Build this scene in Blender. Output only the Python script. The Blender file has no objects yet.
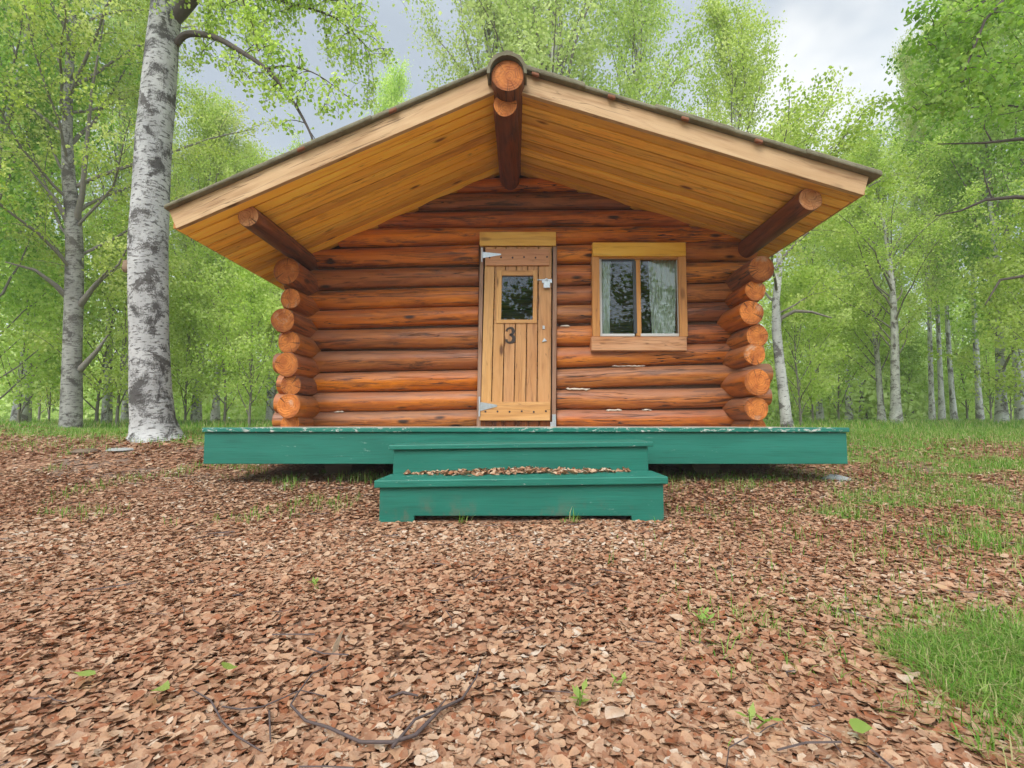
import bpy, math, random
import numpy as np
from mathutils import Vector
random.seed(7)
R8 = np.random.default_rng(11)
SC = bpy.context.scene
COL = SC.collection
PI = math.pi

# ------------------------------------------------------------------ camera
H = 0.57; F = 500.0; HOR = 422.5
PITCH = math.atan((HOR - 384) / F); CXP = 520.0
cp, sp = math.cos(PITCH), math.sin(PITCH)
cam = bpy.data.cameras.new("camera"); camo = bpy.data.objects.new("camera", cam); COL.objects.link(camo)
camo.location = (0, 0, H); camo.rotation_euler = (PI/2 + PITCH, 0, 0)
cam.sensor_width = 36; cam.lens = F/1024*36; cam.shift_x = -(CXP - 512)/1024
cam.clip_start = 0.05; cam.clip_end = 3000
SC.camera = camo

def P(px, py, Y):
    """real-world point at distance Y seen at a photo pixel (survey of the photograph)"""
    xc = (px - CXP)/F; yc = (384 - py)/F
    t = Y/(cp - yc*sp)
    return Vector((xc*t, Y, H + (sp + yc*cp)*t))
def PXd(px, Y): return (px - CXP)/F*Y

# ------------------------------------------------------------------ noise and terrain
def vnoise(x, y, s, seed=0):
    x = np.asarray(x, float)/s; y = np.asarray(y, float)/s
    xi = np.floor(x).astype(np.int64); yi = np.floor(y).astype(np.int64)
    fx = x - xi; fy = y - yi
    fx = fx*fx*(3-2*fx); fy = fy*fy*(3-2*fy)
    def h(a, b):
        n = (a*374761393 + b*668265263 + seed*974634777) & 0xffffffff
        n = ((n ^ (n >> 13))*1274126177) & 0xffffffff
        return ((n ^ (n >> 16)) & 0xffff)/65535.0
    return (h(xi, yi)*(1-fx) + h(xi+1, yi)*fx)*(1-fy) + (h(xi, yi+1)*(1-fx) + h(xi+1, yi+1)*fx)*fy
def sstep(a, b, x):
    t = np.clip((np.asarray(x, float)-a)/(b-a), 0, 1)
    return t*t*(3-2*t)
def ground_z(x, y):
    x = np.asarray(x, float); y = np.asarray(y, float)
    out = 0.41*sstep(2.5, 6.6, y) + 0.14*sstep(6.5, 13, y)
    under = 0.12*sstep(2.9, 4.0, y) + 0.09*sstep(4.5, 9.5, y) + 0.34*sstep(9.5, 13, y)
    w = sstep(1.9, 3.1, np.abs(x))
    z = under*(1-w) + out*w
    z = z + 0.07*np.exp(-((x+4.2)**2/2.2 + (y-5.6)**2/1.6))
    z = z + 0.14*np.exp(-((x+6.6)**2/0.5 + (y-6.3)**2/0.5))
    amp = 0.02 + 0.06*sstep(6, 14, y)
    z = z + amp*(vnoise(x, y, 1.7, 3)-0.5) + 0.012*(vnoise(x, y, 0.35, 5)-0.5)
    z = z - 0.25*sstep(1, 12, -y)
    return z
def gz(x, y): return float(ground_z(x, y))
def GP(px, py, lift=0.0):
    lo = 0.3
    for k in range(4000):
        Y = lo + k*0.01
        p = P(px, py, Y)
        if p.z <= gz(p.x, p.y): break
    p.z = gz(p.x, p.y) + lift
    return p
def grassness(x, y):
    x = np.asarray(x, float); y = np.asarray(y, float)
    n = vnoise(x, y, 0.8, 21); n2 = vnoise(x, y, 0.28, 22)
    left = sstep(4.9, 5.9, y + 0.9*(n-0.5) + 0.16*(x+4)) * sstep(-1.6, -2.6, x)
    right = sstep(3.9, 6.4, y + 1.7*(n-0.5)) * sstep(1.9, 2.9, x)
    mid = sstep(8.5, 9.5, y)
    spots = 0.85*sstep(0.48, 0.78, n*0.55 + n2*0.45) * sstep(0.2, 1.5, x-.1*y) * sstep(1.3, 2.2, y)
    patch = .55*np.exp(-(((x-1.12)/0.34)**2 + ((y-1.22)/0.27)**2))
    patch2 = np.exp(-(((x-0.95)/0.16)**2 + ((y-0.83)/0.10)**2)**1.5)*0.9
    lit = 0.28*sstep(0.62, 0.8, n2) * sstep(-0.5, -1.2, x) * sstep(2.6, 3.2, y)
    return np.clip(np.maximum.reduce([left, right, mid, spots, patch, patch2, lit]), 0, 1)

# ------------------------------------------------------------------ node helper
class NT:
    def __init__(s, tree): s.t = tree
    def n(s, typ, ins=None, **props):
        nd = s.t.nodes.new('ShaderNode' + typ)
        for k, v in props.items(): setattr(nd, k, v)
        for k, v in (ins or {}).items():
            sock = nd.inputs[k]
            if isinstance(v, bpy.types.NodeSocket): s.t.links.new(v, sock)
            else: sock.default_value = v
        return nd
    def math(s, op, a, b=0.0, clamp=False):
        nd = s.n('Math', {0: a, 1: b}, operation=op); nd.use_clamp = clamp
        return nd.outputs[0]
    def mix(s, fac, a, b, mode='MIX'):
        nd = s.t.nodes.new('ShaderNodeMix'); nd.data_type = 'RGBA'; nd.blend_type = mode
        for sock, v in ((nd.inputs[0], fac), (nd.inputs[6], a), (nd.inputs[7], b)):
            if isinstance(v, bpy.types.NodeSocket): s.t.links.new(v, sock)
            else: sock.default_value = (tuple(v)+(1,))[:4] if not isinstance(v, (int, float)) else v
        return nd.outputs[2]
    def ramp(s, fac, stops, interp='LINEAR'):
        nd = s.n('ValToRGB', {0: fac}); cr = nd.color_ramp; cr.interpolation = interp
        while len(cr.elements) < len(stops): cr.elements.new(0.5)
        for e, (p, c) in zip(cr.elements, stops):
            e.position = p; e.color = (tuple(c)+(1,))[:4] if not isinstance(c, (int, float)) else (c, c, c, 1)
        return nd.outputs[0]
    def step(s, x, a, b):
        nd = s.n('MapRange', {0: x, 1: a, 2: b, 3: 0.0, 4: 1.0}); nd.interpolation_type = 'SMOOTHSTEP'
        return nd.outputs[0]
    def noise(s, vec, scale, detail=3, rough=0.55, dist=0.0):
        return s.n('TexNoise', {'Vector': vec, 'Scale': scale, 'Detail': detail, 'Roughness': rough, 'Distortion': dist}).outputs[0]
    def scale(s, vec, v):
        return s.n('VectorMath', {0: vec, 1: v}, operation='MULTIPLY').outputs[0]
    def add(s, vec, v):
        return s.n('VectorMath', {0: vec, 1: v}, operation='ADD').outputs[0]
    def hsv(s, col, val=1.0, sat=1.0, hue=0.5):
        return s.n('HueSaturation', {'Hue': hue, 'Saturation': sat, 'Value': val, 'Color': col}).outputs[0]
    def lin(s, x, a, b):   # a + b*x
        return s.math('MULTIPLY_ADD', x, b) if False else s.math('ADD', s.math('MULTIPLY', x, b), a)
def new_mat(name):
    m = bpy.data.materials.new(name); m.use_nodes = True
    m.node_tree.nodes.clear()
    g = NT(m.node_tree); out = g.n('OutputMaterial')
    return m, g, out
def principled(g, out, col, rough=0.7, height=None, hstr=0.4, hdist=0.01, spec=0.3, metal=0.0):
    ins = {'Base Color': col, 'Roughness': rough, 'Specular IOR Level': spec, 'Metallic': metal}
    if height is not None:
        ins['Normal'] = g.n('Bump', {'Height': height, 'Strength': hstr, 'Distance': hdist}).outputs[0]
    if not isinstance(col, bpy.types.NodeSocket): ins['Base Color'] = (tuple(col)+(1,))[:4]
    b = g.n('BsdfPrincipled', ins)
    g.t.links.new(b.outputs[0], out.inputs[0]); return b

def wood(name, base, light, dark, rough=0.6, knots=0.0, crack=0.0, across=38, vary=0.35, weather=None, ends=None, spec=0.3, bump=0.4, stain=None, streak=0.0, frv=0.24):
    m, g, out = new_mat(name)
    uv = g.n('TexCoord').outputs['UV']
    rnd = g.n('ObjectInfo').outputs['Random']
    fr = g.n('Attribute', attribute_name='rnd').outputs['Fac']
    off = g.n('CombineXYZ', {0: g.math('MULTIPLY', rnd, 37.0), 1: g.math('MULTIPLY', rnd, 91.0), 2: g.math('MULTIPLY', fr, 23.0)}).outputs[0]
    v = g.add(uv, off)
    grain = g.noise(g.scale(v, (2.2, across, 1)), 1.0, 4, 0.6, 0.4)
    broad = g.noise(g.scale(v, (1.1, 7, 1)), 1.0, 3, 0.6, 0.8)
    blot = g.noise(g.scale(v, (3.0, 5, 1)), 1.0, 2)
    c = g.mix(g.step(broad, 0.3, 0.7), base, light)
    c = g.mix(g.math('MULTIPLY', g.step(grain, 0.46, 0.75), 0.55), c, dark)
    c = g.mix(g.math('MULTIPLY', g.step(blot, 0.6, 0.8), 0.35), c, dark)
    hgt = grain
    if streak:
        st = g.noise(g.scale(v, (1.6, 16, 1)), 1.0, 5, 0.68, 1.2)
        c = g.mix(g.math('MULTIPLY', g.step(st, 0.50, 0.66), streak), c, dark)
        pt = g.noise(g.scale(v, (4.0, 9, 1)), 1.0, 4, 0.7, 0.5)
        c = g.mix(g.math('MULTIPLY', g.step(pt, 0.56, 0.70), streak*0.6), c, light)
        hgt = g.math('ADD', grain, g.math('MULTIPLY', st, 1.2))
    if knots:
        kv = g.n('TexVoronoi', {'Vector': g.scale(v, (2.3, 6.5, 1)), 'Scale': 1.0}, feature='F1')
        km = g.math('MULTIPLY', g.math('LESS_THAN', g.n('SeparateColor', {0: kv.outputs['Color']}).outputs[0], 0.45),
                    g.math('SUBTRACT', 1.0, g.step(kv.outputs['Distance'], 0.07, 0.20)))
        c = g.mix(g.math('MULTIPLY', km, knots), c, tuple(0.5*x for x in dark))
    if crack:
        cr = g.noise(g.scale(v, (1.3, 26, 1)), 1.0, 2, 0.5, 0.2)
        cm = g.math('SUBTRACT', 1.0, g.step(g.math('ABSOLUTE', g.math('SUBTRACT', cr, 0.5)), 0.004, 0.02))
        cg = g.step(g.noise(g.scale(v, (0.7, 4, 1)), 1.0, 1), 0.48, 0.6)
        cm = g.math('MULTIPLY', cm, cg)
        c = g.mix(g.math('MULTIPLY', cm, crack), c, tuple(0.22*x for x in dark))
        hgt = g.math('SUBTRACT', hgt, g.math('MULTIPLY', cm, 1.6))
    if weather:
        geo = g.n('NewGeometry')
        nz = g.n('SeparateXYZ', {0: geo.outputs['Normal']}).outputs[2]
        pz = g.n('SeparateXYZ', {0: geo.outputs['Position']}).outputs[2]
        wm = g.math('MULTIPLY', g.step(g.math('ADD', nz, g.math('MULTIPLY', g.math('SUBTRACT', blot, 0.5), 0.9)), -0.15, 0.6),
                    g.math('SUBTRACT', 1.0, g.math('MULTIPLY', g.step(pz, 0.9, 2.0), 0.7)))
        c = g.mix(g.math('MULTIPLY', wm, 0.68), c, weather)
    if stain:
        sm = g.step(g.noise(g.scale(v, (2.0, 3.0, 1)), 1.0, 5, 0.7), 0.55, 0.68)
        c = g.mix(g.math('MULTIPLY', sm, 0.8), c, stain)
    val = g.math('ADD', g.lin(rnd, 1-vary/2, vary), g.lin(fr, -frv/2, frv))
    c = g.hsv(c, val, g.lin(rnd, 0.95, 0.1), g.lin(fr, 0.494, 0.012))
    principled(g, out, c, rough, hgt, bump, 0.006, spec)
    return m
def log_end_mat(name='log_end_grain', light=(0.56, 0.185, 0.036), deep=(0.33, 0.085, 0.015)):
    m, g, out = new_mat(name)
    uv = g.n('TexCoord').outputs['UV']
    rnd = g.n('ObjectInfo').outputs['Random']
    v = g.add(uv, g.n('CombineXYZ', {2: g.math('MULTIPLY', rnd, 50)}).outputs[0])
    wob = g.noise(v, 9.0, 2)
    cen = g.add(uv, g.n('CombineXYZ', {0: g.lin(g.math('FRACT', g.math('MULTIPLY', rnd, 71.3)), -.03, .06), 1: g.lin(g.math('FRACT', g.math('MULTIPLY', rnd, 133.7)), -.03, .06)}).outputs[0])
    rad = g.n('VectorMath', {0: cen}, operation='LENGTH').outputs['Value']
    rw = g.math('ADD', rad, g.math('MULTIPLY', wob, 0.085))
    ring = g.math('SINE', g.math('MULTIPLY', rw, 265))
    fine = g.math('SINE', g.math('MULTIPLY', rw, 640))
    blot = g.noise(v, 14, 3)
    c = g.mix(g.step(blot, 0.3, 0.75), light, deep)
    c = g.mix(g.math('MULTIPLY', g.math('MULTIPLY', g.step(ring, -0.1, 0.9), g.step(g.noise(v, 20, 3, 0.6), 0.35, 0.7)), 0.6), c, (0.15, 0.036, 0.008))
    c = g.mix(g.math('MULTIPLY', g.step(fine, 0.2, 1.0), 0.2), c, (0.12, 0.03, 0.007))
    c = g.mix(g.math('MULTIPLY', g.step(rad, 0.085, 0.135), 0.6), c, (0.13, 0.032, 0.008))
    sx = g.n('SeparateXYZ', {0: uv})
    ang = g.math('ARCTAN2', sx.outputs[1], sx.outputs[0])
    an = g.n('CombineXYZ', {0: g.math('SINE', ang), 1: g.math('COSINE', ang), 2: g.math('MULTIPLY', rnd, 40)}).outputs[0]
    ck = g.math('SUBTRACT', 1.0, g.step(g.math('ABSOLUTE', g.math('SUBTRACT', g.noise(an, 1.2, 2), 0.5)), 0.002, 0.012))
    ck = g.math('MULTIPLY', ck, g.step(rad, 0.015, 0.05))
    c = g.mix(g.math('MULTIPLY', ck, 0.8), c, (0.03, 0.01, 0.004))
    grey = g.step(g.noise(v, 6, 4, 0.65), 0.58, 0.72)
    c = g.mix(g.math('MULTIPLY', grey, 0.6), c, (0.42, 0.29, 0.20))
    c = g.hsv(c, g.lin(rnd, 0.85, 0.4))
    principled(g, out, c, 0.7, g.math('SUBTRACT', ring, g.math('MULTIPLY', ck, 3)), 0.35, 0.003, 0.25)
    return m
def paint_mat(name, chip):
    m, g, out = new_mat(name)
    o = g.n('TexCoord').outputs['Object']
    n1 = g.noise(g.scale(o, (1.2, 3, 9)), 1.0, 4, 0.6)
    n2 = g.noise(g.scale(o, (9, 20, 30)), 1.0, 5, 0.7)
    n3 = g.noise(g.scale(o, (4, 6, 120)), 1.0, 2)
    c = g.mix(g.step(n1, 0.3, 0.7), (0.010, 0.125, 0.086), (0.016, 0.165, 0.116))
    c = g.mix(g.math('MULTIPLY', g.step(n3, 0.5, 0.75), 0.55), c, (0.007, 0.085, 0.058))
    scuff = g.math('MULTIPLY', g.step(n2, 0.62, 0.74), g.step(g.noise(o, 2.3, 2), 0.46, 0.62))
    c = g.mix(g.math('MULTIPLY', scuff, 0.75), c, (0.25, 0.36, 0.30))
    zo = g.n('SeparateXYZ', {0: o}).outputs[2]
    dirt = g.math('MULTIPLY', g.step(g.noise(g.scale(o, (7, 7, 5)), 1.0, 5, 0.7), 0.5, 0.68), g.math('SUBTRACT', 1.0, g.step(g.math('ADD', zo, g.math('MULTIPLY', n1, 0.12)), 0.08, 0.24)))
    c = g.mix(g.math('MULTIPLY', dirt, 0.45), c, (0.15, 0.11, 0.075))
    if chip:
        cm = g.math('MULTIPLY', g.step(g.noise(g.scale(o, (16, 22, 40)), 1.0, 5, 0.75), 0.60-chip, 0.66-chip), g.step(g.noise(g.scale(o, (1.6, 2, 1)), 1.0, 2), 0.36, 0.5))
        c = g.mix(cm, c, (0.52, 0.50, 0.45))
    principled(g, out, c, 0.5, g.math('ADD', n3, g.math('MULTIPLY', n2, 0.6)), 0.25, 0.004, 0.35)
    return m
def flat(name, col, rough=0.6, metal=0.0, var=0.25, sc=30, bump=0.2):
    m, g, out = new_mat(name)
    o = g.n('TexCoord').outputs['Object']
    n = g.noise(o, sc, 4, 0.65)
    c = g.hsv(col+(1,) if len(col) == 3 else col, g.lin(n, 1-var, 2*var))
    principled(g, out, c, rough, n, bump, 0.004, 0.4, metal)
    return m
def leaf_mat(name, stops, trans=0.45, rough=0.5, mottle=False):
    m, g, out = new_mat(name)
    a = g.n('Attribute', attribute_name='rnd').outputs['Fac']
    c = g.ramp(a, stops)
    rnd = g.n('ObjectInfo').outputs['Random']
    c = g.hsv(c, g.lin(rnd, 0.9, 0.2), 1.0, g.lin(rnd, 0.49, 0.02))
    ins = {'Roughness': rough, 'Specular IOR Level': 0.25}
    if mottle:
        ob = g.n('TexCoord').outputs['Object']
        m1 = g.noise(ob, 150, 4, 0.65); m2 = g.noise(ob, 45, 3, 0.6)
        c = g.mix(g.math('MULTIPLY', g.step(m1, 0.5, 0.72), 0.35), c, (0.22, 0.10, 0.055))
        c = g.mix(g.math('MULTIPLY', g.step(m2, 0.5, 0.7), 0.4), c, (0.46, 0.31, 0.20))
        ins['Normal'] = g.n('Bump', {'Height': m1, 'Strength': 0.5, 'Distance': 0.004}).outputs[0]
    ins['Base Color'] = c
    d = g.n('BsdfPrincipled', ins)
    t = g.n('BsdfTranslucent', {'Color': g.hsv(c, 1.25, 1.1)})
    mx = g.n('MixShader', {0: trans, 1: d.outputs[0], 2: t.outputs[0]})
    g.t.links.new(mx.outputs[0], out.inputs[0])
    return m
def bark_mat(name, white, dark, thr=0.5, roughen=1.0):
    m, g, out = new_mat(name)
    uv = g.n('TexCoord').outputs['UV']
    rnd = g.n('ObjectInfo').outputs['Random']
    v = g.add(uv, g.n('CombineXYZ', {0: g.math('MULTIPLY', rnd, 33), 1: g.math('MULTIPLY', rnd, 17)}).outputs[0])
    lent = g.noise(g.scale(v, (42, 7, 1)), 1.0, 3, 0.6)
    big = g.noise(g.scale(v, (2.4, 2.2, 1)), 1.0, 5, 0.7, 0.6)
    band = g.noise(g.scale(v, (4.5, 0.8, 1)), 1.0, 3, 0.6, 0.5)
    fine = g.noise(g.scale(v, (60, 50, 1)), 1.0, 3, 0.6)
    c = g.mix(g.step(g.noise(g.scale(v, (3, 3, 1)), 1.0, 3), 0.3, 0.7), white, tuple(0.72*x for x in white))
    c = g.mix(g.math('MULTIPLY', g.step(fine, 0.5, 0.8), 0.45), c, tuple(0.5*x for x in white))
    lm = g.math('MULTIPLY', g.step(lent, thr+0.06, thr+0.15), 0.8)
    col_ = g.noise(g.scale(v, (3.1, 1.1, 1)), 1.0, 4, 0.6, 1.0)
    cm_ = g.math('MULTIPLY', g.step(g.math('ADD', col_, g.math('MULTIPLY', g.math('SUBTRACT', fine, 0.5), 0.25)), 0.545, 0.62), 0.88)
    bm = g.math('MULTIPLY', g.step(g.math('ADD', g.math('MULTIPLY', big, 0.62), g.math('MULTIPLY', g.math('ADD', g.math('MULTIPLY', band, 0.7), g.math('MULTIPLY', fine, 0.3)), 0.45)), thr+0.06, thr+0.14), 0.9)
    c = g.mix(lm, c, dark); c = g.mix(bm, c, dark); c = g.mix(cm_, c, tuple(1.5*x for x in dark))
    h = g.math('SUBTRACT', fine, g.math('ADD', lm, g.math('MULTIPLY', bm, -1.2)))
    principled(g, out, c, 0.85, h, 0.5*roughen, 0.012, 0.2)
    return m

M = {}
M['log'] = wood('stained_log', (0.39, 0.094, 0.010), (0.58, 0.18, 0.023), (0.065, 0.015, 0.005), 0.48, 1.0, 1.0, 24, 0.7, weather=(0.31, 0.15, 0.092), bump=1.0, spec=0.5, streak=0.9)
M['dark_log'] = wood('stained_shaded_log', (0.115, 0.030, 0.010), (0.24, 0.066, 0.016), (0.03, 0.010, 0.005), 0.55, 0.7, 0.9, 24, 0.4, bump=0.8, streak=0.7)  # dark stain plus the shade on the lower ridge log, put into the colour
M['log_end'] = log_end_mat()
M['log_end_pale'] = log_end_mat('pale_log_end', (0.60, 0.30, 0.13), (0.42, 0.16, 0.05))
M['tail_log'] = wood('dark_amber_log', (0.24, 0.058, 0.009), (0.40, 0.115, 0.017), (0.05, 0.013, 0.005), 0.5, 0.8, 1.0, 24, 0.5, weather=(0.24, 0.11, 0.065), bump=0.8, spec=0.45, streak=0.8)
M['soffit'] = wood('pine_ceiling', (0.92, 0.42, 0.028), (0.95, 0.54, 0.06), (0.42, 0.13, 0.010), 0.5, 1.0, 0.4, 24, 0.1, bump=0.3, frv=0.5)
M['fascia'] = wood('pale_pine', (0.40, 0.232, 0.11), (0.49, 0.31, 0.165), (0.22, 0.095, 0.035), 0.6, 0.9, 0.6, 26, 0.15, bump=0.3, stain=None)
M['door'] = wood('door_pine', (0.50, 0.235, 0.07), (0.60, 0.315, 0.115), (0.22, 0.075, 0.02), 0.5, 0.95, 0.35, 30, 0.12, bump=0.3)
M['door_red'] = wood('door_batten_pine', (0.44, 0.185, 0.085), (0.54, 0.25, 0.12), (0.22, 0.08, 0.03), 0.5, 0.6, 0.4, 30, 0.1, bump=0.3)
M['trim'] = wood('window_trim_pine', (0.50, 0.22, 0.06), (0.56, 0.28, 0.09), (0.24, 0.08, 0.02), 0.5, 0.6, 0.4, 30, 0.12, bump=0.3)
M['trim_yellow'] = wood('yellow_trim_pine', (0.64, 0.315, 0.035), (0.70, 0.39, 0.07), (0.34, 0.13, 0.02), 0.5, 0.6, 0.3, 26, 0.1, bump=0.3)
M['sill'] = wood('worn_sill_pine', (0.50, 0.24, 0.10), (0.58, 0.33, 0.17), (0.25, 0.09, 0.03), 0.65, 0.4, 0.5, 26, 0.1, bump=0.3, stain=(0.58, 0.44, 0.32))
M['frame_grey'] = wood('weathered_frame', (0.30, 0.17, 0.10), (0.36, 0.23, 0.16), (0.13, 0.06, 0.03), 0.7, 0.2, 0.5, 30, 0.1)
M['old_wood'] = wood('old_skid_wood', (0.12, 0.08, 0.05), (0.18, 0.13, 0.09), (0.04, 0.03, 0.02), 0.8, 0.2, 0.6, 30, 0.1)
M['bounce_board'] = wood('worn_bounce_board', (0.46, 0.39, 0.31), (0.55, 0.48, 0.40), (0.24, 0.19, 0.14), 0.7, 0.3, 0.6, 26, 0.1, stain=(0.12, 0.25, 0.19))  # hidden porch boards, worn and made pale to bounce light onto the soffit
M['paint'] = paint_mat('teal_paint', 0.0)
M['paint_worn'] = paint_mat('worn_teal_paint', -0.03)
M['paint_chip'] = paint_mat('chipped_teal_paint', 0.06)
M['chink'] = flat('log_chinking', (0.08, 0.036, 0.018), 0.9, 0, 0.5, 9)
M['caulk'] = flat('pale_chinking', (0.55, 0.47, 0.38), 0.9, 0, 0.35, 22)
M['metal'] = flat('galvanised_steel', (0.50, 0.52, 0.54), 0.38, 0.75, 0.3, 60, 0.1)
M['dark_metal'] = flat('rusty_bolt', (0.06, 0.045, 0.04), 0.6, 0.5, 0.3, 80)
M['black_paint'] = flat('black_paint', (0.035, 0.022, 0.015), 0.6, 0, 0.5, 90)
M['sash'] = flat('white_sash', (0.55, 0.55, 0.52), 0.5, 0, 0.12, 30)
M['dark_sash'] = flat('dark_sash', (0.05, 0.055, 0.06), 0.4, 0.2, 0.12, 30)
M['stone'] = flat('pale_stone', (0.30, 0.30, 0.285), 0.85, 0, 0.4, 14, 0.6)
M['rust'] = flat('rust_patch', (0.20, 0.075, 0.035), 0.85, 0, 0.4, 40)
M['fungus'] = flat('bracket_fungus', (0.20, 0.13, 0.08), 0.85, 0, 0.4, 20, 0.5)
def mk():
    m, g, out = new_mat('mossy_roofing')
    o = g.n('TexCoord').outputs['Object']
    n = g.noise(o, 3.0, 5, 0.7); n2 = g.noise(o, 40, 4, 0.7)
    c = g.mix(g.step(n, 0.4, 0.62), (0.135, 0.12, 0.075), (0.21, 0.19, 0.125))
    c = g.mix(g.math('MULTIPLY', g.step(n2, 0.55, 0.8), 0.6), c, (0.10, 0.055, 0.03))
    principled(g, out, c, 0.9, n2, 0.6, 0.01, 0.2)
    return m
M['roofing'] = mk()
def mk():
    m, g, out = new_mat('window_glass')
    fr = g.n('Fresnel', {'IOR': 1.43})
    t = g.n('BsdfTransparent', {'Color': (0.86, 0.90, 0.88, 1)})
    gl = g.n('BsdfGlossy', {'Roughness': 0.01, 'Color': (0.95, 0.97, 1, 1)})
    mx = g.n('MixShader', {0: fr.outputs[0], 1: t.outputs[0], 2: gl.outputs[0]})
    g.t.links.new(mx.outputs[0], out.inputs[0]); return m
M['glass'] = mk()
def mk():
    m, g, out = new_mat('curtain_cloth')
    o = g.n('TexCoord').outputs['Object']
    n = g.noise(g.scale(o, (60, 60, 60)), 1.0, 3)
    c = g.mix(n, (0.80, 0.83, 0.72), (0.86, 0.88, 0.78))
    d = g.n('BsdfDiffuse', {'Color': c}); t = g.n('BsdfTranslucent', {'Color': c})
    mx = g.n('MixShader', {0: 0.2, 1: d.outputs[0], 2: t.outputs[0]})
    g.t.links.new(mx.outputs[0], out.inputs[0]); return m
M['curtain'] = mk()
def mk():
    m, g, out = new_mat('forest_floor')
    o = g.n('TexCoord').outputs['Object']
    vo = g.n('TexVoronoi', {'Vector': g.scale(o, (1, 1, 0.2)), 'Scale': 42.0}, feature='F1')
    vr = g.n('SeparateColor', {0: vo.outputs['Color']}).outputs[0]
    leaf = g.ramp(vr, [(0, (0.22, 0.10, 0.05)), (0.35, (0.26, 0.13, 0.07)), (0.7, (0.36, 0.19, 0.115)), (1, (0.42, 0.27, 0.18))])
    leaf = g.mix(g.step(vo.outputs['Distance'], 0.3, 0.8), leaf, (0.12, 0.06, 0.035))
    soil = g.mix(g.noise(o, 8, 4), (0.12, 0.08, 0.055), (0.24, 0.17, 0.13))
    c = g.mix(g.step(g.noise(o, 1.6, 4), 0.56, 0.66), leaf, soil)
    ga = g.n('Attribute', attribute_name='grass').outputs['Fac']
    gn = g.noise(o, 12, 4, 0.7)
    gr = g.mix(gn, (0.10, 0.17, 0.03), (0.22, 0.26, 0.075))
    c = g.mix(g.step(g.math('ADD', ga, g.math('MULTIPLY', g.math('SUBTRACT', gn, 0.5), 0.6)), 0.35, 0.7), c, gr)
    principled(g, out, c, 0.95, g.math('ADD', vo.outputs['Distance'], gn), 0.6, 0.015, 0.1)
    return m
M['ground'] = mk()
M['litter'] = leaf_mat('dry_leaf', [(0, (0.17, 0.072, 0.036)), (0.13, (0.30, 0.108, 0.044)), (0.26, (0.27, 0.135, 0.073)), (0.42, (0.37, 0.185, 0.098)), (0.55, (0.37, 0.225, 0.14)), (0.68, (0.44, 0.25, 0.138)), (0.86, (0.49, 0.335, 0.215)), (1, (0.55, 0.46, 0.36))], 0.12, 0.7, True)
M['leaf'] = leaf_mat('birch_leaf', [(0, (0.26, 0.38, 0.055)), (0.5, (0.47, 0.585, 0.135)), (1, (0.63, 0.70, 0.27))], 0.55)
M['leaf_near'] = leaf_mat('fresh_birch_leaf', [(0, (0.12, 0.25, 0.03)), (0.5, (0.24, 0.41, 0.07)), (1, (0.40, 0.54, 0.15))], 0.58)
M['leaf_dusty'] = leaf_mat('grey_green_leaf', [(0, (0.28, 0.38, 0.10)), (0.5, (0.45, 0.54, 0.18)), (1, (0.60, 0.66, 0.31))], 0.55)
M['leaf_far'] = leaf_mat('haze_pale_leaf', [(0, (0.40, 0.52, 0.14)), (0.5, (0.54, 0.65, 0.23)), (1, (0.66, 0.73, 0.37))], 0.55)  # distance haze put into the leaf colour as a paler, greyer green
M['leaf_dark'] = leaf_mat('shade_leaf', [(0, (0.10, 0.20, 0.02)), (0.6, (0.20, 0.36, 0.04)), (1, (0.32, 0.48, 0.09))], 0.5)
M['grass'] = leaf_mat('grass_blade', [(0, (0.08, 0.19, 0.018)), (0.45, (0.17, 0.32, 0.045)), (0.75, (0.29, 0.38, 0.09)), (0.88, (0.40, 0.40, 0.17)), (1, (0.46, 0.37, 0.20))], 0.4)
M['bark'] = bark_mat('birch_bark', (0.47, 0.46, 0.44), (0.045, 0.04, 0.036), 0.475)
M['bark_pale'] = bark_mat('pale_birch_bark', (0.52, 0.51, 0.48), (0.07, 0.06, 0.055), 0.50)
M['bark_grey'] = bark_mat('grey_birch_bark', (0.33, 0.315, 0.285), (0.06, 0.052, 0.045), 0.47)
M['limb'] = flat('limb_bark', (0.075, 0.058, 0.048), 0.85, 0, 0.4, 25, 0.5)
M['limb_grey'] = flat('grey_limb_bark', (0.17, 0.15, 0.125), 0.85, 0, 0.4, 25, 0.5)
M['twig'] = flat('twig_bark', (0.085, 0.06, 0.055), 0.8, 0, 0.35, 60, 0.3)

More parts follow.
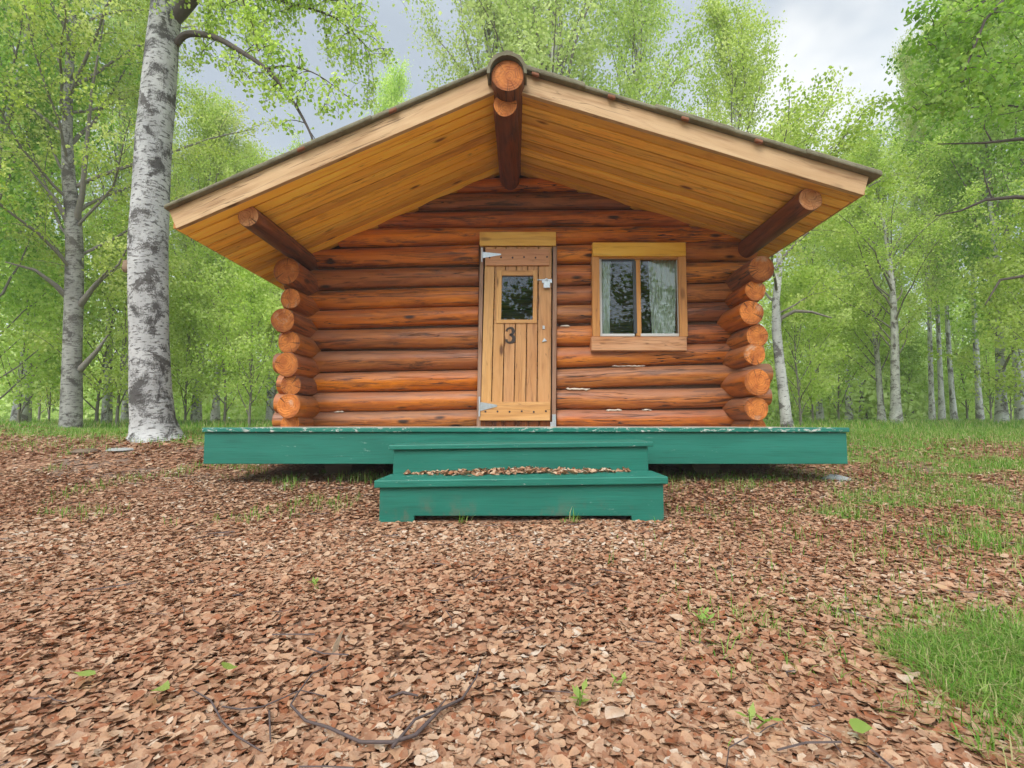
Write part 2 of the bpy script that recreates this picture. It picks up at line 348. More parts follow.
# ------------------------------------------------------------------ mesh building
ORG = {}
def org(o):
    v = Vector((0, 0, 0))
    while o is not None:
        v = v + o.location; o = o.parent
    return v
def link(o, parent=None):
    COL.objects.link(o)
    if parent is not None: o.parent = parent
    return o
class MB:
    def __init__(s): s.v = []; s.f = []; s.uv = []; s.mi = []; s.rn = []; s.sm = []
    def face(s, idx, uvs, m=0, rn=0.5, smooth=False):
        s.f.append(idx); s.uv.append(uvs); s.mi.append(m); s.rn.append(rn); s.sm.append(smooth)
    def slab(s, a, L, W, T, m=0, rn=None):
        """box from corner a with grain vector L, width W, thickness T"""
        rn = random.random() if rn is None else rn
        a, L, W, T = map(Vector, (a, L, W, T)); b = len(s.v)
        for k in range(8):
            s.v.append(a + (L if k & 1 else L*0) + (W if k & 2 else W*0) + (T if k & 4 else T*0))
        l, w, t = L.length, W.length, T.length
        flip = L.cross(W).dot(T) < 0
        for q, uvq in _SLAB(l, w, t):
            ii = [b+i for i in q]; uu = list(uvq)
            if flip: ii.reverse(); uu.reverse()
            s.face(ii, uu, m, rn)
    def prism(s, poly, y0, y1, m=0, rn=None):
        """polygon in XZ (counter-clockwise seen from -Y) extruded from y0 to y1"""
        rn = random.random() if rn is None else rn
        b = len(s.v); n = len(poly)
        for y in (y0, y1):
            for (x, z) in poly: s.v.append(Vector((x, y, z)))
        s.face([b+i for i in range(n)], [(x, z) for x, z in poly], m, rn)
        s.face([b+n+i for i in reversed(range(n))], [(x, z+.4) for x, z in reversed(poly)], m, rn)
        for i in range(n):
            j = (i+1) % n
            s.face([b+i, b+n+i, b+n+j, b+j], [(poly[i][0], poly[i][1]), (poly[i][0], poly[i][1]+.05), (poly[j][0], poly[j][1]+.05), (poly[j][0], poly[j][1])], m, rn)
    def grid(s, pts, closed=True, m=0, rn=0.5, smooth=True, uvr=None, flip=False):
        """pts: n rings of k points"""
        n, k = len(pts), len(pts[0]); b = len(s.v)
        for r in pts:
            for p in r: s.v.append(Vector(p))
        u = 0
        for i in range(n-1):
            du = (Vector(pts[i+1][0]) - Vector(pts[i][0])).length
            for j in range(k if closed else k-1):
                j2 = (j+1) % k
                w = uvr or 0.3
                v0, v1 = j/k*w, (j+1)/k*w
                q = [b+i*k+j, b+i*k+j2, b+(i+1)*k+j2, b+(i+1)*k+j]; uu = [(u, v0), (u, v1), (u+du, v1), (u+du, v0)]
                if flip: q.reverse(); uu.reverse()
                s.face(q, uu, m, rn, smooth)
            u += du
    def tube(s, path, rad, sides=10, m=0, rn=0.5, cap=None, lump=0.0, seed=0, flare=None, captilt=(0, 0), capz=0.0):
        path = [Vector(p) for p in path]; n = len(path)
        rng = np.random.default_rng(seed)
        ph = rng.uniform(0, 6.28, 6)
        t0 = (path[1]-path[0]).normalized()
        up = Vector((0, 0, 1)) if abs(t0.z) < 0.9 else Vector((1, 0, 0))
        x = t0.cross(up).normalized(); rings = []
        L = 0
        for i in range(n):
            t = (path[min(i+1, n-1)]-path[max(i-1, 0)]).normalized()
            x = (x - t*x.dot(t)).normalized(); y = t.cross(x)
            if i: L += (path[i]-path[i-1]).length
            r = rad[i]; ring = []
            for j in range(sides):
                a = j/sides*2*PI
                k = 1.0
                if lump:
                    k += lump*(math.sin(2*a+ph[0]+L*1.3)*0.5 + math.sin(3*a+ph[1]-L*2.1)*0.35 + math.sin(L*3.7+ph[2])*0.45 + math.sin(5*a+ph[3]+L*6)*0.2)
                    k += lump*0.5*(rng.random()-0.5)
                ring.append(path[i] + (x*math.cos(a) + y*math.sin(a))*(r*k))
            if lump and i > 0 and i < n-1: pass
            rings.append(ring)
        s.grid(rings, True, m, rn, True, 2*PI*max(rad), flip=True)
        if cap is not None:
            b = len(s.v)
            for e, (ring, sgn) in enumerate(((rings[0], 1), (rings[-1], -1))):
                c = path[0] if e == 0 else path[-1]
                tt = (path[1]-path[0]).normalized() if e == 0 else (path[-1]-path[-2]).normalized()
                ax = tt.cross(Vector((0, 0, 1)) if abs(tt.z) < .9 else Vector((1, 0, 0))).normalized(); ay = tt.cross(ax)
                cb = len(s.v)
                s.v.extend(ring)
                inner = [c + (p-c)*0.55 for p in ring]
                s.v.extend(inner); s.v.append(c)
                k = sides
                def U(p): d = p-c; return (d.dot(ax), d.dot(ay))
                for j in range(k):
                    j2 = (j+1) % k
                    q = [cb+j, cb+j2, cb+k+j2, cb+k+j]; uu = [U(s.v[i_]) for i_ in q]
                    tq = [cb+k+j, cb+k+j2, cb+2*k]; tu = [U(s.v[i_]) for i_ in tq]
                    if sgn < 0: q.reverse(); uu.reverse(); tq.reverse(); tu.reverse()
                    s.face(q, uu, cap, rn, False); s.face(tq, tu, cap, rn, False)
    def build(s, name, mats, parent=None, bevel=0, origin=None):
        if not isinstance(mats, (list, tuple)): mats = [mats]
        o0 = org(parent) if parent is not None else Vector(origin or (0, 0, 0))
        me = bpy.data.meshes.new(name)
        me.from_pydata([tuple(v - o0) for v in s.v], [], s.f)
        ul = me.uv_layers.new(name='UVMap')
        flatuv = np.array([c for u in s.uv for c in u], np.float32).ravel()
        ul.data.foreach_set('uv', flatuv)
        me.polygons.foreach_set('material_index', np.array(s.mi, np.int32))
        me.polygons.foreach_set('use_smooth', np.array(s.sm, bool))
        at = me.attributes.new('rnd', 'FLOAT', 'FACE'); at.data.foreach_set('value', np.array(s.rn, np.float32))
        for m in mats: me.materials.append(m)
        me.update()
        o = bpy.data.objects.new(name, me)
        if parent is None: o.location = o0
        link(o, parent)
        if bevel:
            bm = o.modifiers.new('bevel', 'BEVEL'); bm.width = bevel; bm.segments = 2; bm.limit_method = 'ANGLE'; bm.angle_limit = 0.8
        return o
def _SLAB(l, w, t):
    return (((0, 2, 3, 1), ((0, 0), (0, w), (l, w), (l, 0))), ((4, 5, 7, 6), ((0, .3), (l, .3), (l, .3+w), (0, .3+w))),
            ((0, 1, 5, 4), ((0, .6), (l, .6), (l, .6+t), (0, .6+t))), ((2, 6, 7, 3), ((0, .7), (0, .7+t), (l, .7+t), (l, .7))),
            ((0, 4, 6, 2), ((0, .8), (.02, .8), (.02, .8+w), (0, .8+w))), ((1, 3, 7, 5), ((0, .9), (0, .9+w), (.02, .9+w), (.02, .9))))
def tag(o, label=None, cat=None, group=None, kind=None):
    if label: o['label'] = label
    if cat: o['category'] = cat
    if group: o['group'] = group
    if kind: o['kind'] = kind
    return o
def empty(name, loc, label=None, cat=None, group=None):
    o = bpy.data.objects.new(name, None); o.location = loc; o.empty_display_size = 0.2
    COL.objects.link(o); return tag(o, label, cat, group)
def np_mesh(name, V, Fc, rnd=None, mat=None, parent=None, origin=(0, 0, 0), attr='rnd', smooth=False):
    """V (n,3), Fc (m,k) equal-sided faces; rnd per vertex"""
    me = bpy.data.meshes.new(name)
    V = np.asarray(V, np.float32) - np.array(origin, np.float32)
    Fc = np.asarray(Fc, np.int32); m, k = Fc.shape
    me.vertices.add(len(V)); me.vertices.foreach_set('co', V.ravel())
    me.loops.add(m*k); me.loops.foreach_set('vertex_index', Fc.ravel())
    me.polygons.add(m); me.polygons.foreach_set('loop_start', np.arange(0, m*k, k, dtype=np.int32))
    me.polygons.foreach_set('use_smooth', np.full(m, smooth))
    if rnd is not None:
        a = me.attributes.new(attr, 'FLOAT', 'POINT'); a.data.foreach_set('value', np.asarray(rnd, np.float32))
    if mat: me.materials.append(mat)
    me.update(calc_edges=True)
    o = bpy.data.objects.new(name, me)
    if parent is None: o.location = origin
    return link(o, parent)

# ------------------------------------------------------------------ world and sun
EL = math.radians(46); SAZ = math.radians(-155)
sd = Vector((math.sin(SAZ)*math.cos(EL), math.cos(SAZ)*math.cos(EL), math.sin(EL)))
w = bpy.data.worlds.new("World"); SC.world = w; w.use_nodes = True
w.node_tree.nodes.clear(); g = NT(w.node_tree); wo = g.n('OutputWorld')
sky = g.n('TexSky', sky_type='NISHITA', sun_disc=False, sun_elevation=EL, sun_rotation=SAZ % (2*PI)).outputs[0]
d = g.n('TexCoord').outputs['Generated']
s3 = g.n('SeparateXYZ', {0: d})
zz = g.math('ADD', g.math('MAXIMUM', s3.outputs[2], 0.0), 0.22)
cv = g.n('CombineXYZ', {0: g.math('DIVIDE', s3.outputs[0], zz), 1: g.math('DIVIDE', s3.outputs[1], zz), 2: 3.3}).outputs[0]
n1 = g.noise(g.add(cv, (1.7, 0.4, 0)), 0.85, 5, 0.52, 0.5)
n2 = g.noise(g.add(cv, (7.3, 2.1, 0)), 1.9, 4, 0.55, 0.3)
cl = g.mix(g.step(n1, 0.36, 0.66), (4.5, 5.1, 5.9), (7.6, 8.1, 8.6))
cl = g.mix(g.math('MULTIPLY', g.step(n2, 0.56, 0.72), 0.8), cl, (11.0, 11.0, 10.8))
bd = (P(792, 108, 10)-camo.location).normalized()
db = g.n('VectorMath', {0: d, 1: tuple(bd)}, operation='DOT_PRODUCT').outputs['Value']
bm_ = g.step(g.math('ADD', db, g.math('MULTIPLY', g.math('SUBTRACT', n2, 0.5), 0.10)), 0.982, 1.002)
cl = g.mix(g.math('MULTIPLY', bm_, 0.9), cl, (9.4, 9.5, 9.5))
col = g.mix(0.86, sky, cl)
zb = g.step(s3.outputs[2], 0.62, 0.98)
bb = g.step(g.math('MULTIPLY', s3.outputs[1], -1.0), -0.05, 0.75)
k = g.math('ADD', 1.0, g.math('ADD', g.math('MULTIPLY', zb, 1.3), g.math('MULTIPLY', bb, 2.4)))
col = g.mix(1.0, col, g.n('CombineColor', {0: k, 1: k, 2: k}).outputs[0], 'MULTIPLY')
bg = g.n('Background', {'Color': col, 'Strength': 0.075})
g.t.links.new(bg.outputs[0], wo.inputs[0])
sun = bpy.data.lights.new('sun', 'SUN'); sun.energy = 1.5; sun.angle = math.radians(26); sun.color = (1, 0.95, 0.88)
so = bpy.data.objects.new('sun', sun); COL.objects.link(so)
so.rotation_euler = (-sd).to_track_quat('-Z', 'Y').to_euler(); so.location = (0, 0, 20)
SC.view_settings.view_transform = 'Standard'; SC.view_settings.look = 'None'; SC.view_settings.gamma = 1
SC.view_settings.use_curve_mapping = False
SC.view_settings.exposure = 0.73
SC.cycles.use_denoising = True
SC.cycles.max_bounces = 8; SC.cycles.diffuse_bounces = 5; SC.cycles.glossy_bounces = 3
SC.cycles.transmission_bounces = 4; SC.cycles.transparent_max_bounces = 8
SC.cycles.caustics_reflective = False; SC.cycles.caustics_refractive = False
SC.cycles.sample_clamp_indirect = 6

# ------------------------------------------------------------------ ground
def axis(a, b, fine0, fine1, fs, growth=1.12):
    pts = list(np.arange(fine0, fine1+1e-6, fs)); st = fs; x = fine1
    while x < b: st *= growth; x += st; pts.append(x)
    st = fs; x = fine0
    while x > a: st *= growth; x -= st; pts.insert(0, x)
    return np.array(pts)
gx = axis(-140, 140, -5, 5, 0.08); gy = axis(-90, 160, 0.4, 9, 0.08)
X, Y = np.meshgrid(gx, gy); Zg = ground_z(X, Y)
nv = np.stack([X.ravel(), Y.ravel(), Zg.ravel()], 1)
nx, ny = len(gx), len(gy)
ii = np.arange(nx*ny).reshape(ny, nx)
fc = np.stack([ii[:-1, :-1].ravel(), ii[:-1, 1:].ravel(), ii[1:, 1:].ravel(), ii[1:, :-1].ravel()], 1)
gr = np_mesh('ground', nv, fc, np.clip(grassness(X, Y).ravel() + sstep(9, 12, np.hypot(X, Y)).ravel(), 0, 1), M['ground'], attr='grass', smooth=True)
tag(gr, 'brown leaf strewn forest floor turning to grass under the trees', 'ground', kind='structure')

# ------------------------------------------------------------------ leaf litter
def frames(n, tilt, rng):
    yaw = rng.uniform(0, 2*PI, n)
    ux = np.stack([np.cos(yaw), np.sin(yaw), np.zeros(n)], 1); uy = np.stack([-np.sin(yaw), np.cos(yaw), np.zeros(n)], 1)
    t1 = rng.normal(0, tilt, n); t2 = rng.normal(0, tilt, n)
    ux[:, 2] = np.tan(np.clip(t1, -1.1, 1.1)); uy[:, 2] = np.tan(np.clip(t2, -1.1, 1.1))
    ux /= np.linalg.norm(ux, axis=1)[:, None]; uy /= np.linalg.norm(uy, axis=1)[:, None]
    nz = np.cross(ux, uy); nz /= np.linalg.norm(nz, axis=1)[:, None]
    return ux, uy, nz
def leaf_mesh_fine(c, L, rng, tilt=0.3, rnd=None, curl=1.0):
    n = len(c); ux, uy, nz = frames(n, tilt, rng)
    tv = np.array([0, .17, .20, .17, .48, .50, .48, .80, .78, .80, 1.04]); tu = np.array([0, -.36, 0, .36, -.44, 0, .44, -.22, 0, .22, 0])
    tv = tv[None, :] + rng.normal(0, .03, (n, 11)); tu = tu[None, :]*rng.uniform(.50, 1.12, n)[:, None] + rng.normal(0, .025, (n, 11))
    k1 = rng.normal(0.1, .38, n)*curl; k2 = rng.normal(0.12, .30, n)*curl; k3 = rng.normal(0, .35, n)*curl
    h = k1[:, None]*(tv-.5)**2 + k2[:, None]*np.abs(tu)*0.9 + k3[:, None]*tu*(tv-.5) + rng.normal(0, .02, (n, 11))*curl
    V = c[:, None, :] + L[:, None, None]*((tv-.5)[..., None]*ux[:, None, :] + tu[..., None]*uy[:, None, :] + h[..., None]*nz[:, None, :])
    T = np.array([[0, 2, 1], [0, 3, 2], [1, 2, 5], [1, 5, 4], [2, 3, 6], [2, 6, 5], [4, 5, 8], [4, 8, 7], [5, 6, 9], [5, 9, 8], [7, 8, 10], [8, 9, 10]])
    Fc = (np.arange(n)[:, None, None]*11 + T[None]).reshape(-1, 3)
    rnd = rng.random(n) if rnd is None else rnd
    return V.reshape(-1, 3), Fc, np.clip(np.repeat(rnd, 11) + rng.normal(0, .04, n*11), 0, 1)
def scatter(x0, x1, y0, y1, dens, rng):
    n = int((x1-x0)*(y1-y0)*dens)
    return rng.uniform(x0, x1, n), rng.uniform(y0, y1, n)
def in_view(x, y, m=0.25):
    return (np.abs(x + 0.01*y) < 1.10*y + m) & (y > 0.5)
rng = np.random.default_rng(3)
pts = []
for (y0, y1, dens, sz) in ((0.55, 1.3, 16500, .0285), (1.3, 2.4, 11000, .0295), (2.4, 4.2, 4600, .034), (4.2, 8.0, 1000, .048)):
    x, y = scatter(-1.15*y1-.3, 1.15*y1+.3, y0, y1, dens, rng)
    k = in_view(x, y) & ~((np.abs(x) < 2.3) & (y > 4.3)) & ~((np.abs(x) < 0.84) & (y > 2.89) & (y < 3.7))
    soil = sum(np.exp(-(((x-a)/c)**2+((y-b)/d)**2)) for a, b, c, d in ((-.34, 1.42, .22, .10), (-.20, 1.22, .12, .06), (.12, 1.75, .25, .10), (.28, 2.0, .2, .1), (-2.6, 3.6, .5, .18)))
    gs = grassness(x, y); bare = sstep(0.60, 0.74, vnoise(x, y, 0.55, 40)*0.65 + vnoise(x, y, 0.2, 41)*.35)
    k &= rng.random(len(x)) < (1-0.72*gs)*(1-0.45*bare)*(1-0.62*np.clip(soil, 0, 1))
    x, y = x[k], y[k]
    pts.append((x, y, (.40 + .95*rng.beta(1.4, 2.0, len(x)))*sz))
x = np.concatenate([p[0] for p in pts]); y = np.concatenate([p[1] for p in pts]); L = np.concatenate([p[2] for p in pts])
z = ground_z(x, y) + rng.uniform(.002, .013, len(x))
tone = np.clip(rng.beta(2.0, 1.9, len(x)) + 0.30*(vnoise(x, y, .6, 50)-.5), 0, 1)
V, Fc, rr = leaf_mesh_fine(np.stack([x, y, z], 1), L, rng, 0.20, tone, .85)
o = np_mesh('leaf_litter', V, Fc, rr, M['litter'], smooth=True)
tag(o, 'thick litter of dry brown birch leaves covering the ground', 'fallen leaves', kind='stuff')

# ------------------------------------------------------------------ grass
def blades(x, y, h, wd, rng, z=None, lean=0.5):
    n = len(x); z = ground_z(x, y) if z is None else z
    yaw = rng.uniform(0, 2*PI, n); d = np.stack([np.cos(yaw), np.sin(yaw), 0*yaw], 1); s = np.stack([-np.sin(yaw), np.cos(yaw), 0*yaw], 1)
    b = np.stack([x, y, z-.004], 1); ln = np.abs(rng.normal(0, lean, n))*h
    up = np.array([0, 0, 1.0])
    mid = b + d*(ln*.35)[:, None] + up*(h*.6)[:, None]; tip = b + d*ln[:, None] + up*(h*(1-.25*np.minimum(ln/h, 1)))[:, None]
    wv = s*wd[:, None]*.5
    V = np.stack([b-wv, b+wv, mid+wv*.8, mid-wv*.8, tip], 1).reshape(-1, 3)
    k = np.arange(n)[:, None, None]*5
    T = np.array([[0, 1, 2], [0, 2, 3], [3, 2, 4]])
    return V, (k+T[None]).reshape(-1, 3), np.repeat(rng.random(n), 5)
acc = []
def add_blades(x, y, h, wd, lean=.5):
    acc.append(blades(x, y, h, wd, rng, lean=lean))
x, y = scatter(.3, 2.1, .6, 1.95, 110000, rng)
gs = np.exp(-(((x-1.12)/0.36)**2 + ((y-1.22)/0.27)**2))+np.exp(-(((x-0.95)/0.16)**2 + ((y-0.83)/0.10)**2)**1.5)*.5
k = (rng.random(len(x)) < gs**1.2*.8*sstep(.28, .78, .65*vnoise(x, y, .16, 71)+.35*vnoise(x, y, .05, 72)+.10*gs))
x, y = x[k], y[k]; add_blades(x, y, rng.uniform(.012, .068, len(x)), rng.uniform(.0014, .0034, len(x)), 1.2)
x, y = scatter(-4.5, 5, 1.4, 4.6, 4200, rng); gs = np.maximum(grassness(x, y), .22*sstep(.1, 1.8, x)*vnoise(x, y, .3, 90))
k = in_view(x, y) & (rng.random(len(x)) < gs*1.0) & ~((np.abs(x) < .9) & (y > 2.85))
x, y = x[k], y[k]; add_blades(x, y, rng.uniform(.025, .085, len(x)), rng.uniform(.002, .005, len(x)), .7)
x, y = scatter(-10, 10, 4.2, 8.5, 1500, rng); gs = grassness(x, y)
k = in_view(x, y) & (rng.random(len(x)) < gs) & (np.abs(x) > 2.2)
x, y = x[k], y[k]; add_blades(x, y, rng.uniform(.025, .09, len(x)), rng.uniform(.003, .007, len(x)), .8)
x, y = scatter(-26, 26, 8.5, 22, 150, rng)
k = in_view(x, y) & (np.abs(x) > 2.4); x, y = x[k], y[k]; add_blades(x, y, rng.uniform(.04, .17, len(x)), rng.uniform(.007, .015, len(x)), .7)
# thin tufts and green blades along the shaded edge of the deck and steps
for (cx, cy, nn, hh) in ((-1.25, 3.9, 90, .12), (-1.75, 3.85, 70, .09), (-0.95, 3.9, 60, .10), (1.2, 3.85, 60, .08), (1.9, 3.9, 80, .07), (-.33, 2.87, 14, .08), (.30, 2.86, 18, .10), (.24, 2.85, 10, .05)):
    x = rng.normal(cx, .10 if nn > 30 else .02, nn); y = rng.normal(cy, .07 if nn > 30 else .012, nn)
    add_blades(x, y, rng.uniform(.4, 1.1, nn)*hh, rng.uniform(.003, .006, nn), .5)
V = []; Fc = []; rr = []; n0 = 0
for a, b, c in acc: V.append(a); Fc.append(b+n0); rr.append(c); n0 += len(a)
o = np_mesh('grass', np.concatenate(V), np.concatenate(Fc), np.concatenate(rr), M['grass'])
tag(o, 'green grass in patches among the leaves and under the trees', 'grass', kind='stuff')

# small sticks and bark crumbs among the leaves
sx_, sy_ = scatter(-4, 4, .8, 4.2, 13, rng); kk = in_view(sx_, sy_) & ~((np.abs(sx_) < .9) & (sy_ > 2.8)); sx_, sy_ = sx_[kk], sy_[kk]
Vs, Fs = [], []
for a, b in zip(sx_, sy_):
    an = random.uniform(0, PI); Ls = random.uniform(.03, .13); r = random.uniform(.0008, .0020); zc_ = gz(a, b)+random.uniform(.016, .028); nn = len(Vs)*1
    dx_, dy_ = math.cos(an)*Ls/2, math.sin(an)*Ls/2; px_, py_ = -math.sin(an)*r, math.cos(an)*r; bend = random.uniform(-.015, .015)
    for t in (-1, 0, 1):
        cx_, cy_ = a+dx_*t-math.sin(an)*bend*(t == 0), b+dy_*t+math.cos(an)*bend*(t == 0)
        Vs += [(cx_+px_, cy_+py_, zc_), (cx_, cy_, zc_+1.7*r), (cx_-px_, cy_-py_, zc_)]
    for q in (0, 3):
        for e in range(3):
            f_ = (e+1) % 3; Fs.append((nn+q+e, nn+q+f_, nn+q+3+f_, nn+q+3+e))
tag(np_mesh('stick_litter', np.array(Vs), np.array(Fs), None, M['twig']), 'small broken sticks scattered through the brown leaves', 'twigs', kind='stuff')

# ------------------------------------------------------------------ log cabin
YW = 5.08; YL = 5.175; YF = 3.80; YB = 9.0; ROOF_B = 9.55
def log(mb, p0, p1, r0, r1, seed, m=0, cap=1, lump=0.05, sides=22, seg=0.11):
    p0, p1 = Vector(p0), Vector(p1); L = (p1-p0).length; n = max(4, int(L/seg))
    rg = np.random.default_rng(seed); ph = rg.uniform(0, 6.28, 4)
    ax = (p1-p0).normalized(); sx = ax.cross(Vector((0, 0, 1))).normalized(); sz = sx.cross(ax)
    path = []; rad = []
    ts = [0, 0.012/L] + [i/n for i in range(1, n)] + [1-0.012/L, 1]
    for t in ts:
        b = 0.012*math.sin(t*L*1.1+ph[0]) + .006*math.sin(t*L*2.9+ph[1])
        c = .008*math.sin(t*L*1.3+ph[2])
        path.append(p0 + (p1-p0)*t + sz*b*0.6 + sx*c)
        rad.append((r0 + (r1-r0)*t)*(0.955 if t in (0, 1) else 1))
    mb.tube(path, rad, sides, m, rg.random(), cap, lump, seed)

cabin = empty('log_cabin', (0, 5.1, 0.27), 'orange stained log cabin with deep gable porch roof, plank door and slider window', 'cabin')
# --- roof survey on the front plane
apexL = P(490, 72.5, YF); eaveL = P(168.7, 210.5, YF); apexR = P(524, 73.5, YF); eaveR = P(869, 176.5, YF)
XR = P(507, 76, YF).x
def line_z(a, b, x): return a.z + (b.z-a.z)*(x-a.x)/(b.x-a.x)
zRL = line_z(apexL, eaveL, XR); zRR = line_z(apexR, eaveR, XR)
FH = 0.160
def soff_z(x):
    if x < XR:
        s = (apexL.z-eaveL.z)/(apexL.x-eaveL.x); return line_z(apexL, eaveL, x) - FH*math.sqrt(1+s*s) + .012
    s = (apexR.z-eaveR.z)/(apexR.x-eaveR.x); return line_z(apexR, eaveR, x) - FH*math.sqrt(1+s*s) + .012
# --- front wall
mb = MB()
pl = [(-2.16, .24), (2.16, .24), (2.16, soff_z(2.16)+.06), (XR, soff_z(XR-.01)+.06), (-2.16, soff_z(-2.16)+.06)]
dx0, dx1 = PXd(479, YL), PXd(555, YL); wx0, wx1 = PXd(595, YL), PXd(684.5, YL)
wz0, wz1 = P(600, 343, YL).z, P(600, 250, YL).z; dz1 = P(520, 240, YL).z
# sheet of chinking pieced round the openings
def piece(x0, x1, z0, z1a, z1b=None): mb.prism([(x0, z0), (x1, z0), (x1, z1b if z1b is not None else z1a), (x0, z1a)], YL-.012, YL+.05)
piece(-2.16, dx0, .24, dz1); piece(dx1, wx0, .24, dz1); piece(wx0, wx1, .24, wz0); piece(wx1, 2.16, .24, dz1)
piece(wx0, wx1, wz1, dz1) if dz1 > wz1 else None
mb.prism([(-2.16, dz1), (2.16, dz1), (2.16, soff_z(2.16)+.06), (XR, soff_z(XR)+.06), (-2.16, soff_z(-2.16)+.06)], YL-.012, YL+.05)
front = mb.build('front_wall', M['chink'], cabin)
Lc = [255, 276, 296, 316.5, 338, 360, 381, 401, 419.5]; Rc = [250.5, 271, 291, 311, 332, 353, 375, 397, 418]
def cz(i, x):
    a = P(400, Lc[i], YW).z; b = P(700, Rc[i], YW).z; xa = PXd(400, YW); xb = PXd(700, YW)
    return a + (b-a)*(x-xa)/(xb-xa)
sd_ = 100
for i in range(9):
    r = 0.5*(cz(i-1, 0)-cz(i, 0) if i else cz(0, 0)-cz(1, 0))*.97
    r = max(.092, min(r, .112))
    lx = -2.44 - 0.12*random.random(); rx = 2.46 + .12*random.random()
    segs = [(lx, PXd(479, YL)-.004), (PXd(555.5, YL)+.004, rx)] if i > 4 else [(lx, PXd(479, YL)-.004), (PXd(555.5, YL)+.004, PXd(594.5, YL)), (PXd(684.5, YL), rx)]
    for (a, b) in segs:
        mb = MB(); sd_ += 1
        log(mb, (a, YL, cz(i, a)), (b, YL, cz(i, b)), r*(1.02 if i % 2 else .97), r*(.97 if i % 2 else 1.02), sd_)
        mb.build('log', [M['log'], M['log_end']], front)
for zc_px, r in ((234.5, .094), (217, .090), (199.5, .090), (183.5, .085)):
    z = P(470, zc_px, YW).z
    xs = np.linspace(-2.4, 2.4, 961); ok = [xx for xx in xs if soff_z(xx) > z - .07]
    a, b = ok[0]-.03, ok[-1]+.03
    mb = MB(); sd_ += 1
    log(mb, (a, YL, z), (b, YL, z + (.02 if b > .6 else 0)), r, r*1.02, sd_)
    mb.build('log', [M['log'], M['log_end']], front)
# pale strips of chinking squeezed out between logs
for (x0, x1, yy) in ((612, 645, 366), (566, 590, 389), (606, 622, 410), (642, 652, 410), (334, 344, 412), (560, 570, 326)):
    mb = MB(); n = max(5, int((x1-x0)/2)); rgc = np.random.default_rng(int(x0))
    mb.tube([P(x0+(x1-x0)*k/n, yy + rgc.normal(0, .25), YW+.035) for k in range(n+1)], [.002]+list(rgc.uniform(.004, .011, n-1))+[.002], 8, 0, .5, 0, .25, int(x0))
    mb.build('chinking', M['caulk'], front)
# --- side walls
def side(name, cols, X):
    mb = MB(); mb.slab((X-.04, YL+.06, .24), (0, YB-YL-.1, 0), (.08, 0, 0), (0, 0, soff_z(X)-.24+.02))
    wl = mb.build(name, M['chink'], cabin)
    for (px, py, rp, Yt) in cols:
        p = P(px, py, Yt); r = rp/F*Yt; mb = MB(); global_seed = int(px*7+py)
        log(mb, p, (p.x + (X-p.x)*.5, YB+.35, p.z+.02), r*.96, r*.95, global_seed, lump=.045)
        mb.build('log', [M['tail_log'], M['log_end']], wl)
    return wl
side('side_wall', [(285.6, 269.7, 14.2, 4.64), (291, 298, 11.2, 4.72), (283, 319.7, 13.2, 4.62), (288.4, 342, 12, 4.68), (287, 363.6, 13.2, 4.66), (290, 384, 11, 4.70), (287.8, 405.6, 12.8, 4.66), (289, 424, 10, 4.75)], -2.16)
side('side_wall', [(761, 268, 14.0, 4.62), (756, 291, 11.5, 4.68), (751.5, 313, 13.2, 4.64), (757, 335, 12, 4.68), (755.5, 354.5, 11.8, 4.66), (758, 381.3, 14.5, 4.62), (757.5, 408.7, 13, 4.66), (757, 426, 9.5, 4.74)], 2.16)
# --- back wall
mb = MB()
for i in range(9): log(mb, (-2.45, YB, cz(i, 0)), (2.45, YB, cz(i, 0)), .112, .112, 700+i)
mb.prism([(-2.16, .26), (2.16, .26), (2.16, soff_z(2.16)+.06), (XR, soff_z(XR)+.06), (-2.16, soff_z(-2.16)+.06)], YB-.03, YB+.04, 2)
for zc_px in (234.5, 217, 199.5, 183.5):
    z = P(470, zc_px, YW).z; ok = [xx for xx in np.linspace(-2.4, 2.4, 481) if soff_z(xx) > z]
    log(mb, (ok[0]-.02, YB, z), (ok[-1]+.02, YB, z), .09, .09, 720+int(z*50))
mb.build('back_wall', [M['log'], M['log_end'], M['chink']], cabin)
# --- roof
ROOFY0 = YF - .045
mb = MB(); T = .036
eL = eaveL + (eaveL-apexL).normalized()*.015; eR = eaveR + (eaveR-apexR).normalized()*.075
lift = .002
a0 = Vector((XR, 0, zRL+lift)); a1 = Vector((eL.x, 0, eL.z+lift))
b0 = Vector((XR, 0, zRR+lift)); b1 = Vector((eR.x, 0, eR.z+lift))
zt = max(zRL, zRR)+lift
# each slope as three overlapping courses with uneven edges
def slope(p, q, k):
    n = 5
    for i in range(n):
        t0, t1 = i/n, (i+1)/n
        s0 = p.lerp(q, t0); s1 = p.lerp(q, min(1, t1+.012))
        up = Vector((0, 0, T + .006*((i+k) % 2) + random.uniform(-.004, .004)))
        y0 = ROOFY0 + random.uniform(-.012, .012)
        A = Vector((s0.x, y0, s0.z)); mb.slab(A, s1-s0, (0, ROOF_B-y0, 0), up)
slope(a0, a1, 0); slope(b0, b1, 1)
roof = mb.build('roof', M['roofing'], cabin, bevel=.012)
for px, py in ((535.5, 71.5), (612, 94), (686, 116), (760, 138.5), (300, 149), (392, 110.5)):
    p = P(px, py, ROOFY0-.016); mb = MB()
    mb.slab(p - Vector((.03, -.008, .014)), (.06, 0, -.018 if px > 507 else .026), (0, .03, 0), (0, 0, .026))
    mb.build('roofing_tab', M['rust'], roof, bevel=.008)
